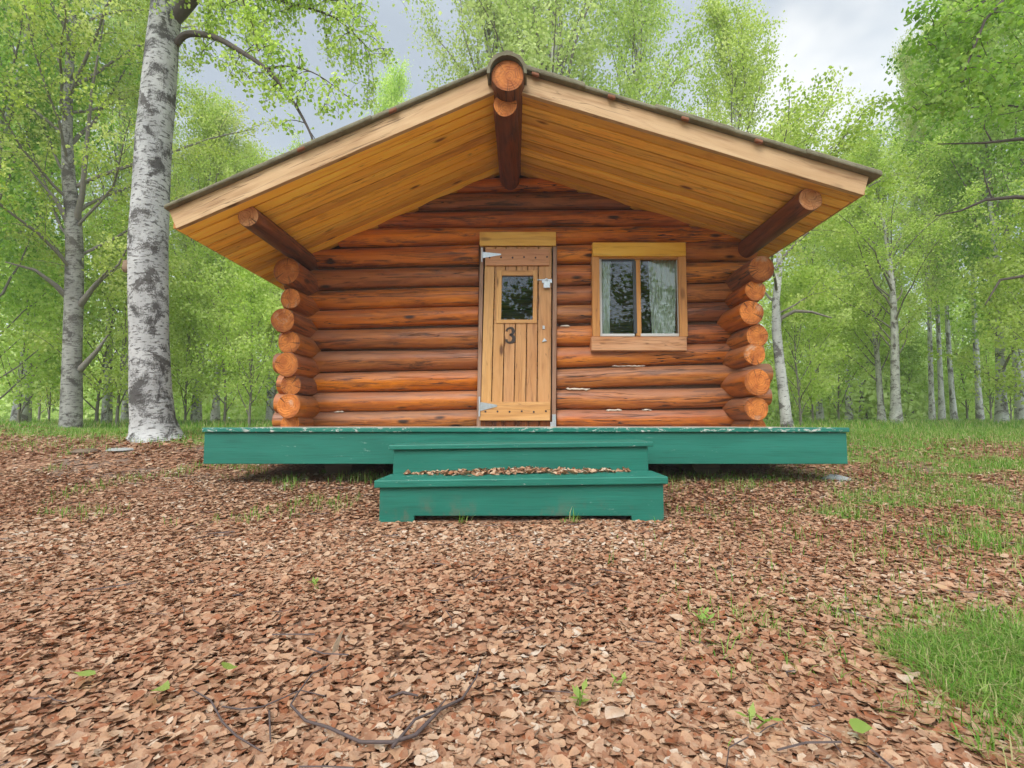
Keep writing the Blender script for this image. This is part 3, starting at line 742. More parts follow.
# ridge cap: half shell over the ridge log
rc = P(507, 76.5, 3.72); rr_ = 17.5/F*3.72
mb = MB(); rings = []
for yy in (3.66, 3.67, 5.2, 7.4, ROOF_B+.05):
    ring = []
    for k in range(15):
        a = -0.10 + (PI+.20)*k/14; ring.append((rc.x+math.cos(a)*(rr_+.024), yy, rc.z+math.sin(a)*(rr_+.052)*(.92+.04*math.sin(k*2.1))))
    for k in range(14, -1, -1):
        a = -0.10 + (PI+.20)*k/14; ring.append((rc.x+math.cos(a)*(rr_+.002), yy, rc.z+math.sin(a)*(rr_+.002)))
    rings.append(ring)
mb.grid(rings, True, 0, .5, True, .8)
for e in (0, -1):
    b = len(mb.v)
    mb.v.extend(Vector(p) for p in rings[e])
    for k in range(14): mb.face([b+k, b+k+1, b+28-k, b+29-k][::(1 if e == 0 else -1)], [(0, 0), (.1, 0), (.1, .1), (0, .1)], 0)
mb.build('ridge_cap', M['roofing'], roof)
# fascia boards
for (a, e) in ((apexL, eaveL), (apexR, eaveR)):
    dv = (e-a); dn = Vector((dv.z, 0, -dv.x)).normalized()
    if dn.z > 0: dn = -dn
    mb = MB(); ax = a - dv.normalized()*.10
    mb.slab(ax, e-ax, dn*FH, (0, .040, 0))
    mb.build('fascia_board', M['fascia'], roof, bevel=.004)
    # drip board along the eave
    mb = MB(); q = e + dn*.03
    mb.slab((q.x - (0.0 if e.x < 0 else .022), YF+.042, q.z-.10), (0, ROOF_B-YF-.06, 0), (.022, 0, 0), (0, 0, .105))
    mb.build('eave_board', M['trim'], roof, bevel=.003)
# soffit planks running from ridge to eave
for sgn, e, a in ((-1, eaveL, apexL), (1, eaveR, apexR)):
    mb = MB(); y = YF + .043; dv = (e-a)
    x1 = e.x - sgn*.045
    while y < ROOF_B-.05:
        wdt = .128 + random.uniform(-.006, .006); g0 = .015
        pz0, pz1 = soff_z(XR + sgn*.02), soff_z(x1)
        ddz = random.uniform(-.0015, .0015)
        mb.slab((XR+sgn*.02, y, pz0+ddz), (x1-XR-sgn*.02, 0, pz1-pz0), (0, min(wdt-g0, ROOF_B-.03-y), 0), (0, 0, .022))
        y += wdt
    mb.build('soffit', M['soffit'], roof, bevel=.006)
    mb = MB(); pz0, pz1 = soff_z(XR + sgn*.02)+.03, soff_z(x1)+.03
    mb.slab((XR, YF+.05, pz0), (x1-XR, 0, pz1-pz0), (0, ROOF_B-YF-.1, 0), (0, 0, .03))
    mb.build('sheathing', M['old_wood'], roof)
# logs carrying the roof
mb = MB(); log(mb, (rc.x, 3.70, rc.z), (rc.x, ROOF_B-.02, rc.z), rr_, rr_*.97, 41, lump=.02); mb.build('ridge_log', [M['dark_log'], M['log_end']], roof)
p = P(506, 104, 3.83); mb = MB(); log(mb, p, (p.x, ROOF_B-.06, p.z), .102, .102, 42, lump=.05); mb.build('ridge_log', [M['dark_log'], M['log_end']], roof)
p = P(248, 215.5, 3.94); mb = MB(); log(mb, p, (p.x-.02, ROOF_B-.2, p.z), .088, .092, 43, lump=.03); mb.build('purlin', [M['dark_log'], M['log_end_pale']], roof)
p = P(810, 200, 3.94); mb = MB(); log(mb, p, (p.x+.02, ROOF_B-.2, p.z), .096, .098, 44, lump=.05); mb.build('purlin', [M['dark_log'], M['log_end_pale']], roof)
# --- door
YD = 5.035
dtl, dtr, dbl, dbr = P(485, 247, YD), P(552, 246.8, YD), P(480, 420.5, YD), P(551, 420.5, YD)
def dpt(u, v, y=YD):   # u across 0..1, v up 0..1 on the door leaf
    lo = dbl.lerp(dbr, u); hi = dtl.lerp(dtr, u); q = lo.lerp(hi, v); q.y = y; return q
def dquad(mb, u0, u1, v0, v1, y0, th, m=0, rn=None, grain='v'):
    a, b, c, d_ = dpt(u0, v0, y0), dpt(u1, v0, y0), dpt(u1, v1, y0), dpt(u0, v1, y0)
    rn = random.random() if rn is None else rn
    base = len(mb.v); off = Vector((0, th, 0))
    mb.v.extend([a, b, c, d_, a+off, b+off, c+off, d_+off])
    W = (b-a).length; Hh = (d_-a).length
    def uvq(pp): return [((q[1]*Hh), q[0]*W) for q in pp] if grain == 'v' else [((q[0]*W), q[1]*Hh) for q in pp]
    mb.face([base, base+1, base+2, base+3], uvq([(0, 0), (1, 0), (1, 1), (0, 1)]), m, rn)
    mb.face([base+7, base+6, base+5, base+4], uvq([(0, 1), (1, 1), (1, 0), (0, 0)]), m, rn)
    for (i, j) in ((0, 1), (1, 2), (2, 3), (3, 0)):
        mb.face([base+j, base+i, base+4+i, base+4+j], [(0, 0), (.1, 0), (.1, .02), (0, .02)], m, rn)
gu0, gu1 = .265, .725; gv0, gv1 = (420.5-321)/173.5, (420.5-276.5)/173.5
mb = MB()
edges = [0, .165, .325, .49, .655, .825, 1.0]; edges = [0, .155, .315, .475, .64, .80, 1.0]
for k in range(6):
    u0, u1 = edges[k]+.006, edges[k+1]-.006
    if u1 <= gu0 or u0 >= gu1: dquad(mb, u0, u1, 0.0, 1.0, YD, .04)
    else:
        rn = random.random()
        dquad(mb, u0, u1, 0, gv0, YD, .04, 0, rn); dquad(mb, u0, u1, gv1, 1.0, YD, .04, 0, rn)
        if u0 < gu0: dquad(mb, u0, gu0, gv0+.001, gv1-.001, YD, .04, 0, rn)
        if u1 > gu1: dquad(mb, gu1, u1, gv0+.001, gv1-.001, YD, .04, 0, rn)
dquad(mb, .004, .996, 0, .2, YD+.041, .02, 0); dquad(mb, .004, .996, .85, 1, YD+.041, .02, 0)
door = mb.build('door', M['door'], cabin, bevel=.004)
mb = MB(); dquad(mb, .01, .955, .887, .983, YD-.026, .025, 0, None, 'u'); mb.build('batten', M['door_red'], door, bevel=.004)
mb = MB(); dquad(mb, -.005, .985, 0.0, .105, YD-.026, .025, 0, None, 'u'); mb.build('batten', M['door'], door, bevel=.004)
mb = MB()   # frame round the light
for (u0, u1, v0, v1, gg) in ((gu0-.075, gu0, gv0-.02, gv1+.03, 'v'), (gu1, gu1+.06, gv0-.02, gv1+.03, 'v'), (gu0, gu1, gv1, gv1+.03, 'u'), (gu0, gu1, gv0-.02, gv0, 'u')):
    dquad(mb, u0, u1, v0, v1, YD-.013, .012, 0, None, gg)
mb.build('pane_frame', M['door'], door, bevel=.002)
mb = MB(); dquad(mb, gu0-.01, gu1+.01, gv0-.005, gv1+.005, YD+.012, .006); mb.build('pane', M['glass'], door)
for v in (.933, .05):
    for k in range(6):
        c = dpt(.075+.17*k, v+.004*math.sin(k*3), YD-.030); mb = MB()
        mb.tube([c, c+Vector((0, .006, 0))], [.0095, .0105], 8, 0, .5, 0)
        mb.build('bolt', M['dark_metal'], door)
def hinge(px0, px1, pyc, hh):
    mb = MB(); y = YD-.032
    a = P(px0, pyc, y); b = P(px1, pyc-.5, y); h = hh/F*y
    mb.prism([(a.x, a.z-h), (b.x, b.z-h*.12), (b.x, b.z+h*.25), (a.x, a.z+h)], y, y+.005)
    mb.tube([(a.x-.006, y-.003, a.z-h*2.2), (a.x-.006, y-.003, a.z+h*2.2)], [.009, .009], 10, 0, .5, 0)
    for t in (.2, .45, .7):
        c = a.lerp(b, t); mb.tube([c-Vector((0, .004, 0)), c+Vector((0, .001, 0))], [.006, .007], 8, 0, .5, 0)
    return mb.build('hinge', M['metal'], door)
hinge(482.5, 501, 255, 3.3); hinge(480, 497, 406.5, 4.5)
mb = MB(); y = YD-.012   # hasp and padlock by the top right of the leaf
a = P(542, 283, y); b = P(552, 279, y); mb.slab((a.x, y, a.z), (b.x-a.x, 0, 0), (0, 0, b.z-a.z), (0, .006, 0))
a = P(543.5, 288.5, y); b = P(550, 281, y-.03); mb.slab((a.x, y-.03, a.z), (b.x-a.x, 0, 0), (0, 0, b.z-a.z), (0, .022, 0))
c = P(546.5, 281, y-.02); mb.tube([c+Vector((math.cos(t)*.018, 0, math.sin(t)*.025)) for t in np.linspace(0, PI, 9)], [.004]*9, 8, 0, .5, 0)
a = P(536, 280.3, y); b = P(543, 279.3, y); mb.slab((a.x, y, a.z), (b.x-a.x, 0, 0), (0, 0, b.z-a.z), (0, .004, 0))
mb.build('hasp', M['metal'], door, bevel=.002)
mb = MB()   # small worn latch plate
mb.prism([(P(542, 342, y).x, P(542, 342, y).z), (P(547, 341, y).x, P(547, 341, y).z), (P(544.4, 338, y).x, P(544.4, 338, y).z)], y, y+.012)
mb.build('latch', M['metal'], door, bevel=.002); mb = MB(); mb.slab(P(542.6, 329, y), (.022, 0, 0), (0, 0, .035), (0, .012, 0))
mb.build('latch', M['metal'], door, bevel=.002)
# the painted numeral: a brush stroke of changing width
def numeral():
    mb = MB(); c = P(510.3, 335.2, YD); hgt = 15.0/F*YD
    pts = [(-.33, .27), (-.24, .41), (-.02, .49), (.18, .42), (.25, .26), (.17, .10), (-.06, .02), (.14, -.03), (.30, -.18), (.27, -.36), (.08, -.49), (-.16, -.50), (-.31, -.40), (-.33, -.28)]
    wid = [.10, .07, .06, .12, .15, .10, .035, .09, .15, .16, .09, .06, .09, .11]
    pts = [Vector((a, 0, b)) for a, b in pts]
    fine = []; fw = []
    n = len(pts)
    for i in range(n-1):
        p0, p1, p2, p3 = pts[max(i-1, 0)], pts[i], pts[i+1], pts[min(i+2, n-1)]
        for k in range(5):
            t = k/5; fine.append(0.5*((2*p1)+(p2-p0)*t+(2*p0-5*p1+4*p2-p3)*t*t+(3*p1-p0-3*p2+p3)*t**3)); fw.append(wid[i]*(1-t)+wid[i+1]*t)
    fine.append(pts[-1]); fw.append(wid[-1])
    Lp = []; Rp = []
    for i, p in enumerate(fine):
        t = (fine[min(i+1, len(fine)-1)]-fine[max(i-1, 0)]).normalized(); nn = Vector((-t.z, 0, t.x))
        Lp.append(p+nn*fw[i]); Rp.append(p-nn*fw[i])
    b = len(mb.v)
    for p in Lp+Rp:
        mb.v.append(Vector((c.x+p.x*hgt*.78, YD-.0035, c.z+p.z*hgt)))
    m_ = len(fine)
    for i in range(m_-1): mb.face([b+i, b+i+1, b+m_+i+1, b+m_+i], [(0, 0)]*4)
    return mb.build('numeral', M['black_paint'], door)
nm = numeral(); sm = nm.modifiers.new('thick', 'SOLIDIFY'); sm.thickness = .002
# door frame
YFm = 5.045
mb = MB()
tl, bl = P(480, 246, YFm), P(476.6, 426.5, YFm)
mb.slab((bl.x, YFm, bl.z), (tl.x-bl.x, 0, tl.z-bl.z), (PXd(5, YFm)-PXd(0, YFm)-.012, 0, 0), (0, .13, 0))
tr, br = P(553, 246, YFm), P(551.7, 426.5, YFm)
mb.slab((br.x, YFm, br.z), (tr.x-br.x, 0, tr.z-br.z), (.042, 0, 0), (0, .13, 0))
dfr = mb.build('door_frame', M['frame_grey'], cabin, bevel=.004)
y = 5.02; a, b = P(479.5, 245.6, y), P(556, 231.8, y)
mb = MB(); mb.slab((a.x, y, a.z), (b.x-a.x, 0, 0), (0, 0, b.z-a.z), (0, .12, 0)); mb.build('lintel', M['trim_yellow'], dfr, bevel=.005)
y = 5.062; a, b = P(480.5, 426.8, y), P(551.5, 420.9, y); mb = MB()
for k in range(6): mb.slab((a.x+(b.x-a.x)*k/6+.002, y, a.z), (0, 0, b.z-a.z), ((b.x-a.x)/6-.004, 0, 0), (0, .04, 0))
mb.build('threshold', M['dark_log'], dfr, bevel=.003)
y = 5.02; a, b = P(552.3, 427.0, y), P(556.0, 414.5, y); mb = MB()
mb.slab((a.x, y, a.z), (b.x-a.x, 0, 0), (0, 0, b.z-a.z), (0, .02, 0)); mb.slab(P(550.4, 427.0, y)+Vector((0, .004, 0)), (.03, 0, 0), (0, 0, .05), (0, .01, 0)); mb.build('bracket', M['metal'], dfr, bevel=.002)
# --- window
YT = 5.03
mb = MB()
for (x0, x1) in ((592.8, 599.3), (680.3, 686.0)):
    a, b = P(x0, 336.4, YT), P(x1, 256, YT); mb.slab((a.x, YT, a.z), (0, 0, b.z-a.z), (b.x-a.x, 0, 0), (0, .15, 0))
a, b = P(599.5, 258.6, YT+.02), P(680.1, 256.0, YT+.02); mb.slab((a.x, YT+.02, a.z), (b.x-a.x, 0, 0), (0, 0, b.z-a.z), (0, .13, 0))
a, b = P(636.4, 336, YT+.044), P(640.2, 258.7, YT+.044); mb.slab((a.x, YT+.044, a.z), (0, 0, b.z-a.z), (b.x-a.x, 0, 0), (0, .02, 0))
win = mb.build('window', M['trim'], cabin, bevel=.004)
y = 5.008; a, b = P(592.7, 255.8, y), P(685.8, 242.3, y); mb = MB(); mb.slab((a.x, y, a.z), (b.x-a.x, 0, 0), (0, 0, b.z-a.z), (0, .17, 0)); mb.build('head_board', M['trim_yellow'], win, bevel=.005)
y = 4.998; a, b = P(591.6, 350.4, y), P(686.8, 336.5, y); mb = MB(); mb.slab((a.x, y, a.z), (b.x-a.x, 0, 0), (0, 0, b.z-a.z), (0, .18, 0)); mb.build('sill', M['sill'], win, bevel=.005)
YG = 5.085
mb = MB()
def bar(x0, x1, y0, y1, yy, th, m=0):
    a, b = P(x0, y1, yy), P(x1, y0, yy); mb.slab((a.x, yy, a.z), (b.x-a.x, 0, 0), (0, 0, b.z-a.z), (0, th, 0), m)
bar(599.6, 601.4, 258.8, 336.2, YG-.015, .03, 0); bar(601.5, 634.7, 258.8, 260.6, YG-.014, .03, 1); bar(601.5, 634.7, 333.6, 336.2, YG-.014, .03, 0); bar(634.0, 636.0, 260.7, 333.4, YG-.012, .028, 1)
bar(640.8, 680, 333.4, 336.2, YG-.013, .03, 0); bar(678.6, 680, 259, 333.2, YG-.012, .03, 0)
mb.build('sash', [M['sash'], M['dark_sash']], win, bevel=.002)
for x0, x1, yo in ((601, 634, 0.0), (640, 679.5, .012)):
    mb = MB(); bar(x0, x1, 259.5, 335, YG+yo, .005); mb.build('pane', M['glass'], win)
for x0, x1, nf in ((600, 611, 3), (648, 678, 8)):
    mb = MB(); yy = 5.125; rows = []
    for r_ in range(8):
        row = []
        for k in range(nf*8+1):
            t = k/(nf*8); q = P(x0+(x1-x0)*(t*(1-.04*r_)+.02*r_), 254+ (341-254)*r_/7, yy)
            q.y = yy + .018*math.sin(t*nf*2*PI+.4*math.sin(r_*.7)); row.append(q)
        rows.append(row)
    mb.grid(rows, False, 0, .5, True, .4); mb.build('curtain', M['curtain'], win)

# ------------------------------------------------------------------ porch deck
YDK = 3.70
zt = P(520, 427.6, YDK).z; lipx0, lipx1 = P(202, 428, YDK).x, P(850, 428, YDK).x
deck = empty('porch_deck', (0, YDK, gz(0, YDK)), 'teal painted plank deck raised on skids under the log cabin', 'deck')
zb0 = P(520, 432.2, YDK).z
mb = MB(); y = YDK; k = 0
while y < 9.4:
    wd = .142; mb.slab((lipx0+random.uniform(-.006, .006), y, zb0+.001*(k % 2)), (lipx1-lipx0, 0, 0), (0, wd-.006, 0), (0, 0, zt-zb0-(0.0 if k == 0 else .004)), 0 if k < 1 else 1); y += wd; k += 1
mb.build('decking', [M['paint_chip'], M['bounce_board']], deck, bevel=.006)
fz0 = P(520, 464, YDK+.02).z; fx0, fx1 = P(203, 464, YDK+.02).x, P(848, 464, YDK+.02).x
mb = MB(); mb.slab((fx0, YDK+.02, fz0), (fx1-fx0, 0, 0), (0, 0, zb0-fz0-.002), (0, .038, 0)); mb.build('front_board', M['paint'], deck, bevel=.004)
for x in (fx0, fx1-.038):
    mb = MB(); mb.slab((x, YDK+.06, fz0+.002), (0, 5.6, 0), (0, 0, zb0-fz0-.004), (.038, 0, 0)); mb.build('side_board', M['paint'], deck, bevel=.004)
for x in (-1.55, 0.0, 1.6):
    mb = MB(); log(mb, (x, YDK+.62, fz0-.04), (x, 9.3, fz0-.02), .13, .13, int(900+x*10)); mb.build('skid', M['old_wood'], deck)
mb = MB()
for k in range(9):
    mb.slab((fx0+.06, YDK+.3+k*.6, fz0+.06), (fx1-fx0-.12, 0, 0), (0, .04, 0), (0, 0, zb0-fz0-.065))
mb.build('joist', M['old_wood'], deck)

# ------------------------------------------------------------------ porch steps
Y2, Y1 = 3.24, 2.906
steps = empty('porch_steps', (0, Y1, gz(0, Y1)), 'pair of teal painted box steps, the lower tread covered with leaves', 'steps')
def step(yf, lx0, lx1, rx0, rx1, ztop_l, ztop_r, lip_h, zbot, back, notch, wornm):
    a, b = P(lx0, ztop_l, yf), P(lx1, ztop_r, yf); lh = lip_h/F*yf
    mb = MB(); mb.slab((a.x, yf, a.z-lh), (b.x-a.x, 0, b.z-a.z), (0, back-yf, 0), (0, 0, lh))
    mb.build('tread', wornm, steps, bevel=.006)
    c, d_ = P(rx0, 470, yf+.025).x, P(rx1, 470, yf+.025).x
    zt0, zt1 = a.z-lh-.002, b.z-lh-.002
    if notch:
        n0, n1 = P(notch[0], 500, yf).x, P(notch[1], 500, yf).x
        poly = [(c, zbot), (n0, zbot), (n0+.004, zbot+.046), (n1-.004, zbot+.046), (n1, zbot), (d_, zbot), (d_, zt1), (c, zt0)]
    else: poly = [(c, zbot), (d_, zbot), (d_, zt1), (c, zt0)]
    mb = MB(); mb.prism(poly, yf+.025, yf+.063); mb.build('riser', M['paint'], steps, bevel=.004)
    for x in (c+.001, d_-.039):
        mb = MB(); mb.slab((x, yf+.065, zbot+.004), (0, back-yf-.068, 0), (.038, 0, 0), (0, 0, zt0-zbot-.012)); mb.build('side_panel', M['paint'], steps, bevel=.004)
step(Y2, 388.5, 653.5, 393, 648.5, 445, 441.5, 5.0, gz(0, Y2)-.05, YDK+.018, None, M['paint_worn'])
step(Y1, 374, 668.2, 380, 663, 480.5, 476.5, 7.5, gz(0, Y1)-.012, Y2+.023, (413, 633), M['paint_worn'])
# leaves heaped on the lower tread
n = 560; xx = np.clip(rng.normal(-.02, .36, n) + .05*np.sin(np.arange(n)), -.72, .68); dd = rng.beta(1.0, 2.6, n)*(.6+.8*vnoise(xx, 0*xx, .13, 8)); yy = Y2+.02 - dd*.21
ztread = np.interp(xx, [P(374, 480.5, Y1).x, P(668.2, 476.5, Y1).x], [P(374, 480.5, Y1).z, P(668.2, 476.5, Y1).z])
zz_ = ztread + .006 + rng.random(n)*.020*(.4+vnoise(xx, 0*xx, .17, 9))*(1-dd)*(1-(np.abs(xx)/.75)**2)
V, Fc, rr = leaf_mesh_fine(np.stack([xx, yy, zz_], 1), rng.uniform(.028, .05, n), rng, .35, np.clip(rng.beta(2.2, 1.8, n)+.05, 0, 1))
tag(np_mesh('step_leaves', V, Fc, rr, M['litter']), 'drift of dry brown leaves lying on the lower step tread', 'fallen leaves', kind='stuff')

# ------------------------------------------------------------------ trees
def bez(p, d, L, n, lift, droop, rg, wob=.12):
    pts = [Vector(p)]; d = Vector(d).normalized()
    for i in range(n):
        t = i/n
        d = (d + Vector((rg.normal(0, wob), rg.normal(0, wob), rg.normal(0, wob*.6) + lift/n - droop*t/n*2))).normalized()
        pts.append(pts[-1] + d*(L/n))
    return pts
def leaves(c, size, rg, hang=.7, rnd=None):
    n = len(c)
    ax = rg.normal(0, .75, (n, 3)); ax[:, 2] -= hang; ax /= np.linalg.norm(ax, axis=1)[:, None]
    q = rg.normal(0, 1, (n, 3)); s = np.cross(ax, q); s /= np.linalg.norm(s, axis=1)[:, None]
    nn = np.cross(ax, s)
    L = size*rg.uniform(.65, 1.25, n); W = L*rg.uniform(.36, .48, n)
    fo = rg.uniform(-.12, .25, n)*L
    V = np.stack([c, c + ax*(L*.42)[:, None] + s*W[:, None] + nn*fo[:, None], c + ax*L[:, None], c + ax*(L*.42)[:, None] - s*W[:, None] + nn*fo[:, None]], 1)
    k = np.arange(n)[:, None]*4
    Fc = np.concatenate([k+np.array([[0, 1, 2]]), k+np.array([[0, 2, 3]])], 1).reshape(-1, 3)
    r = rg.random(n) if rnd is None else rnd
    return V.reshape(-1, 3), Fc, np.repeat(r, 4)
def on_twigs(twigs, n, rg, spread=.09):
    lens = np.array([t[1] for t in twigs]); pr = lens/lens.sum()
    which = rg.choice(len(twigs), n, p=pr)
    out = np.empty((n, 3)); tone = np.empty(n)
    tt = rg.random(n)**.8
    for k in range(len(twigs)):
        m = which == k; c = int(m.sum())
        if not c: continue
        pts = np.array([tuple(q) for q in twigs[k][0]]); u = tt[m]*(len(pts)-1); i = np.minimum(u.astype(int), len(pts)-2); f = (u-i)[:, None]
        out[m] = pts[i]*(1-f) + pts[i+1]*f; tone[m] = twigs[k][2]
    out += rg.normal(0, spread, (n, 3))
    return out, np.clip(tone + rg.normal(0, .2, n), 0, 1)
def tree_parts(seed, Ht, Rt, cb, spread, nl, ls, lean=0, nlimb=22, twigs_per=9, el=50, droop=.5, sway=.03, trunk_pts=None, trunk_r=None, tw_len=.9, sides=10, lf=None, limb_up=1.0, top=0.97, near=True):
    rg = np.random.default_rng(seed)
    if trunk_pts is None:
        trunk_pts = []; az = rg.uniform(0, 6.28); p1, p2 = rg.uniform(0, 6.28, 2)
        for i in range(13):
            t = i/12
            trunk_pts.append(Vector((lean*Ht*t + sway*Ht*math.sin(t*4+p1)*t, sway*Ht*math.sin(t*3.1+p2)*t, -0.08 + (Ht+.08)*t)))
        trunk_r = [Rt*(1-t*.93) + Rt*.38*math.exp(-t*Ht*3.2) for t in np.linspace(0, 1, 13)]
    tb = MB(); tb.tube(trunk_pts, trunk_r, sides, 0, .5, None, .05, seed)
    lb = MB(); twigs = []
    tp = np.array([tuple(q) for q in trunk_pts]); zs = tp[:, 2]
    for k in range(nlimb):
        t = (k+.5)/nlimb; zc = cb + (Ht*top-cb)*t**.92
        c = np.array([np.interp(zc, zs, tp[:, 0]), np.interp(zc, zs, tp[:, 1]), zc]); r0 = np.interp(zc, zs, trunk_r)
        a = k*2.399 + rg.normal(0, .4); e = math.radians(el + 22*t + rg.normal(0, 8))
        prof = (0.62 + .5*math.sin(min(1, t*1.5+.15)*PI*.75))*(1 - t**3.2*.72)
        L = spread*prof*rg.uniform(.7, 1.2)
        dv = (math.cos(a)*math.cos(e), math.sin(a)*math.cos(e), math.sin(e))
        pts = bez(c, dv, L, 7, limb_up*.3, droop, rg)
        lr = min(r0*.5, .008 + L*.0075)
        lb.tube(pts, [lr*(1-.88*i/7)+.002 for i in range(8)], 6, 0, .5, None, 0, 0)
        for j in range(twigs_per):
            u = .22 + .78*(j+rg.random())/twigs_per; i = min(int(u*7), 6); b = pts[i].lerp(pts[i+1], u*7-i)
            dd = (pts[i+1]-pts[i]).normalized(); sdv = dd.cross(Vector((0, 0, 1)))
            sg = 1 if j % 2 else -1
            d2 = dd*.6 + sdv*sg*rg.uniform(.4, 1.0) + Vector((0, 0, rg.uniform(-.5, .35)))
            tl = tw_len*rg.uniform(.5, 1.3)*(.5+.5*prof)
            tp_ = bez(b, d2, tl, 4, 0, droop*1.5, rg, .18)
            if near: lb.tube(tp_, [.006, .005, .004, .003, .002], 4, 0, .5)
            twigs.append((tp_, tl, rg.normal(.5, .22)))
    cpos, tone = on_twigs(twigs, nl, rg, .10*ls/.06)
    return tb, lb, leaves(cpos, ls, rg, .6, tone)
def make_tree(name, label, group, loc, parts, bark, limb, leafm, cat='tree', rz=0, sc=1):
    tb, lb, (V, Fc, rr) = parts
    e = empty(name, (0, 0, 0), label, cat, group)
    tb.build('trunk', bark, e)
    if lb.f: lb.build('branches', limb, e)
    np_mesh('crown', V, Fc, rr, leafm, e)
    e.location = loc; e.rotation_euler = (0, 0, rz); e.scale = (sc,)*3
    return e
def copy_tree(src, loc, rz, sc, label, group=None, leafm=None, bark=None, zs=1):
    e = src.copy(); COL.objects.link(e); e.location = loc; e.rotation_euler = (0, 0, rz); e.scale = (sc, sc, sc*zs)
    e['label'] = label
    if group: e['group'] = group
    for ch in list(src.children):
        c = ch.copy(); COL.objects.link(c); c.parent = e
    return e
def base(px, D):
    x = PXd(px, D); return (x, D, gz(x, D)-.02)

# --- the big white birch on the left: trunk surveyed from the photo
DB = 5.5
bx, by, bz = base(155, DB)
rows = [(155.5, 443, 36), (155.2, 438, 30), (155, 432, 26), (153, 420, 23), (151, 390, 21.5), (149.5, 340, 20.5), (148.5, 290, 20.5), (148, 240, 20), (151, 190, 19.5), (154, 140, 19), (158, 100, 18.5), (162, 50, 18), (166, 10, 17), (169, -50, 15), (170, -150, 12.5), (176, -300, 9), (180, -480, 4)]
tpts = [P(a, b, DB) for a, b, c in rows]; trr = [c/F*DB*.83 for a, b, c in rows]
tb = MB(); tb.tube([p for p in tpts], trr, 28, 0, .5, None, .035, 4)
lb = MB(); twigs = []; rg = np.random.default_rng(77)
def limb(path_px, r0, r1, ntw, twl, hang=1.0, tone=.5):
    pts = [P(a, b, c) for a, b, c in path_px]
    fine = []
    for i in range(len(pts)-1):
        p0, p1, p2, p3 = pts[max(i-1, 0)], pts[i], pts[i+1], pts[min(i+2, len(pts)-1)]
        for k in range(4):
            t = k/4; fine.append(0.5*((2*p1)+(p2-p0)*t+(2*p0-5*p1+4*p2-p3)*t*t+(3*p1-p0-3*p2+p3)*t**3))
    fine.append(pts[-1]); n = len(fine)
    lb.tube(fine, [r0+(r1-r0)*i/(n-1) for i in range(n)], 8, 0, .5, None, .06, int(r0*1000))
    for j in range(ntw):
        u = (.18+.82*(j+rg.random())/ntw)*(n-1); i = min(int(u), n-2); b = fine[i].lerp(fine[i+1], u-i)
        dv = Vector((rg.normal(.3, .7), rg.normal(0, .7), rg.normal(.1, .45)))
        tl = twl*rg.uniform(.5, 1.25); tp_ = bez(b, dv, tl, 6, 0, hang*1.6, rg, .2)
        lb.tube(tp_, [.006, .005, .004, .0035, .003, .002, .0015], 5, 0, .5)
        twigs.append((tp_, tl, rg.normal(tone, .2)))
        for _ in range(3):
            q = tp_[int(rg.integers(2, 6))]; t2 = bez(q, Vector((rg.normal(0, .6), rg.normal(0, .6), -.4)), tl*.5, 4, 0, hang, rg, .2)
            lb.tube(t2, [.003, .0025, .002, .0015, .001], 4, 0, .5); twigs.append((t2, tl*.6, rg.normal(tone, .2)))
limb([(176, 44, 5.5), (188, 34, 5.45), (214, 37, 5.3), (240, 51, 5.15), (266, 69, 5.0), (290, 97, 4.9), (308, 128, 4.85), (316, 150, 4.85)], .040, .008, 16, .40, 1.0, .35)
limb([(172, 20, 5.5), (190, 2, 5.5), (215, -30, 5.4), (260, -75, 5.2), (320, -95, 5.1), (370, -70, 5.0)], .085, .015, 24, .75, 1.5, .45)
limb([(235, -50, 5.3), (275, -45, 5.5), (318, -20, 5.7), (355, 20, 5.8)], .03, .006, 22, .65, 1.3, .5)
limb([(200, -12, 5.5), (235, -12, 5.6), (285, 2, 5.7), (335, 18, 5.7), (372, 52, 5.7)], .03, .004, 26, .6, 1.2, .45)
limb([(215, -30, 5.4), (235, -6, 5.1), (250, 20, 4.9), (258, 52, 4.8)], .02, .004, 14, .45, 1.2, .4)
limb([(166, -60, 5.5), (200, -120, 5.8), (255, -140, 6.0), (300, -110, 6.2)], .05, .010, 14, .9, 1.4, .5)
limb([(168, -30, 5.5), (140, -70, 5.1), (90, -95, 4.6), (40, -80, 4.3), (10, -40, 4.2)], .06, .01, 16, .5, 1.2, .3)
limb([(266, 69, 5.0), (290, 66, 4.95), (318, 75, 4.9), (345, 95, 4.95)], .012, .003, 9, .3, 1.0, .4)
cpos, tone = on_twigs(twigs, 15000, rg, .04)
e = make_tree('birch_tree', 'thick white birch with dark scars standing beside the left end of the deck', 'birch trees', (0, 0, 0), (tb, lb, leaves(cpos, .042, rg, .7, tone)), M['bark'], M['limb'], M['leaf'])
fb = MB()
fp = P(125.5, 266, 5.45)
for k in range(3):
    fb.tube([fp+Vector((.06, 0, -.02+.03*k)), fp+Vector((.0, -.01, -.02+.03*k)), fp+Vector((-.02, -.01, -.015+.03*k))], [.06-.012*k, .05-.012*k, .012], 12, 0, .5, 0, .12, k)
fb.build('bracket_fungus', M['fungus'], e)

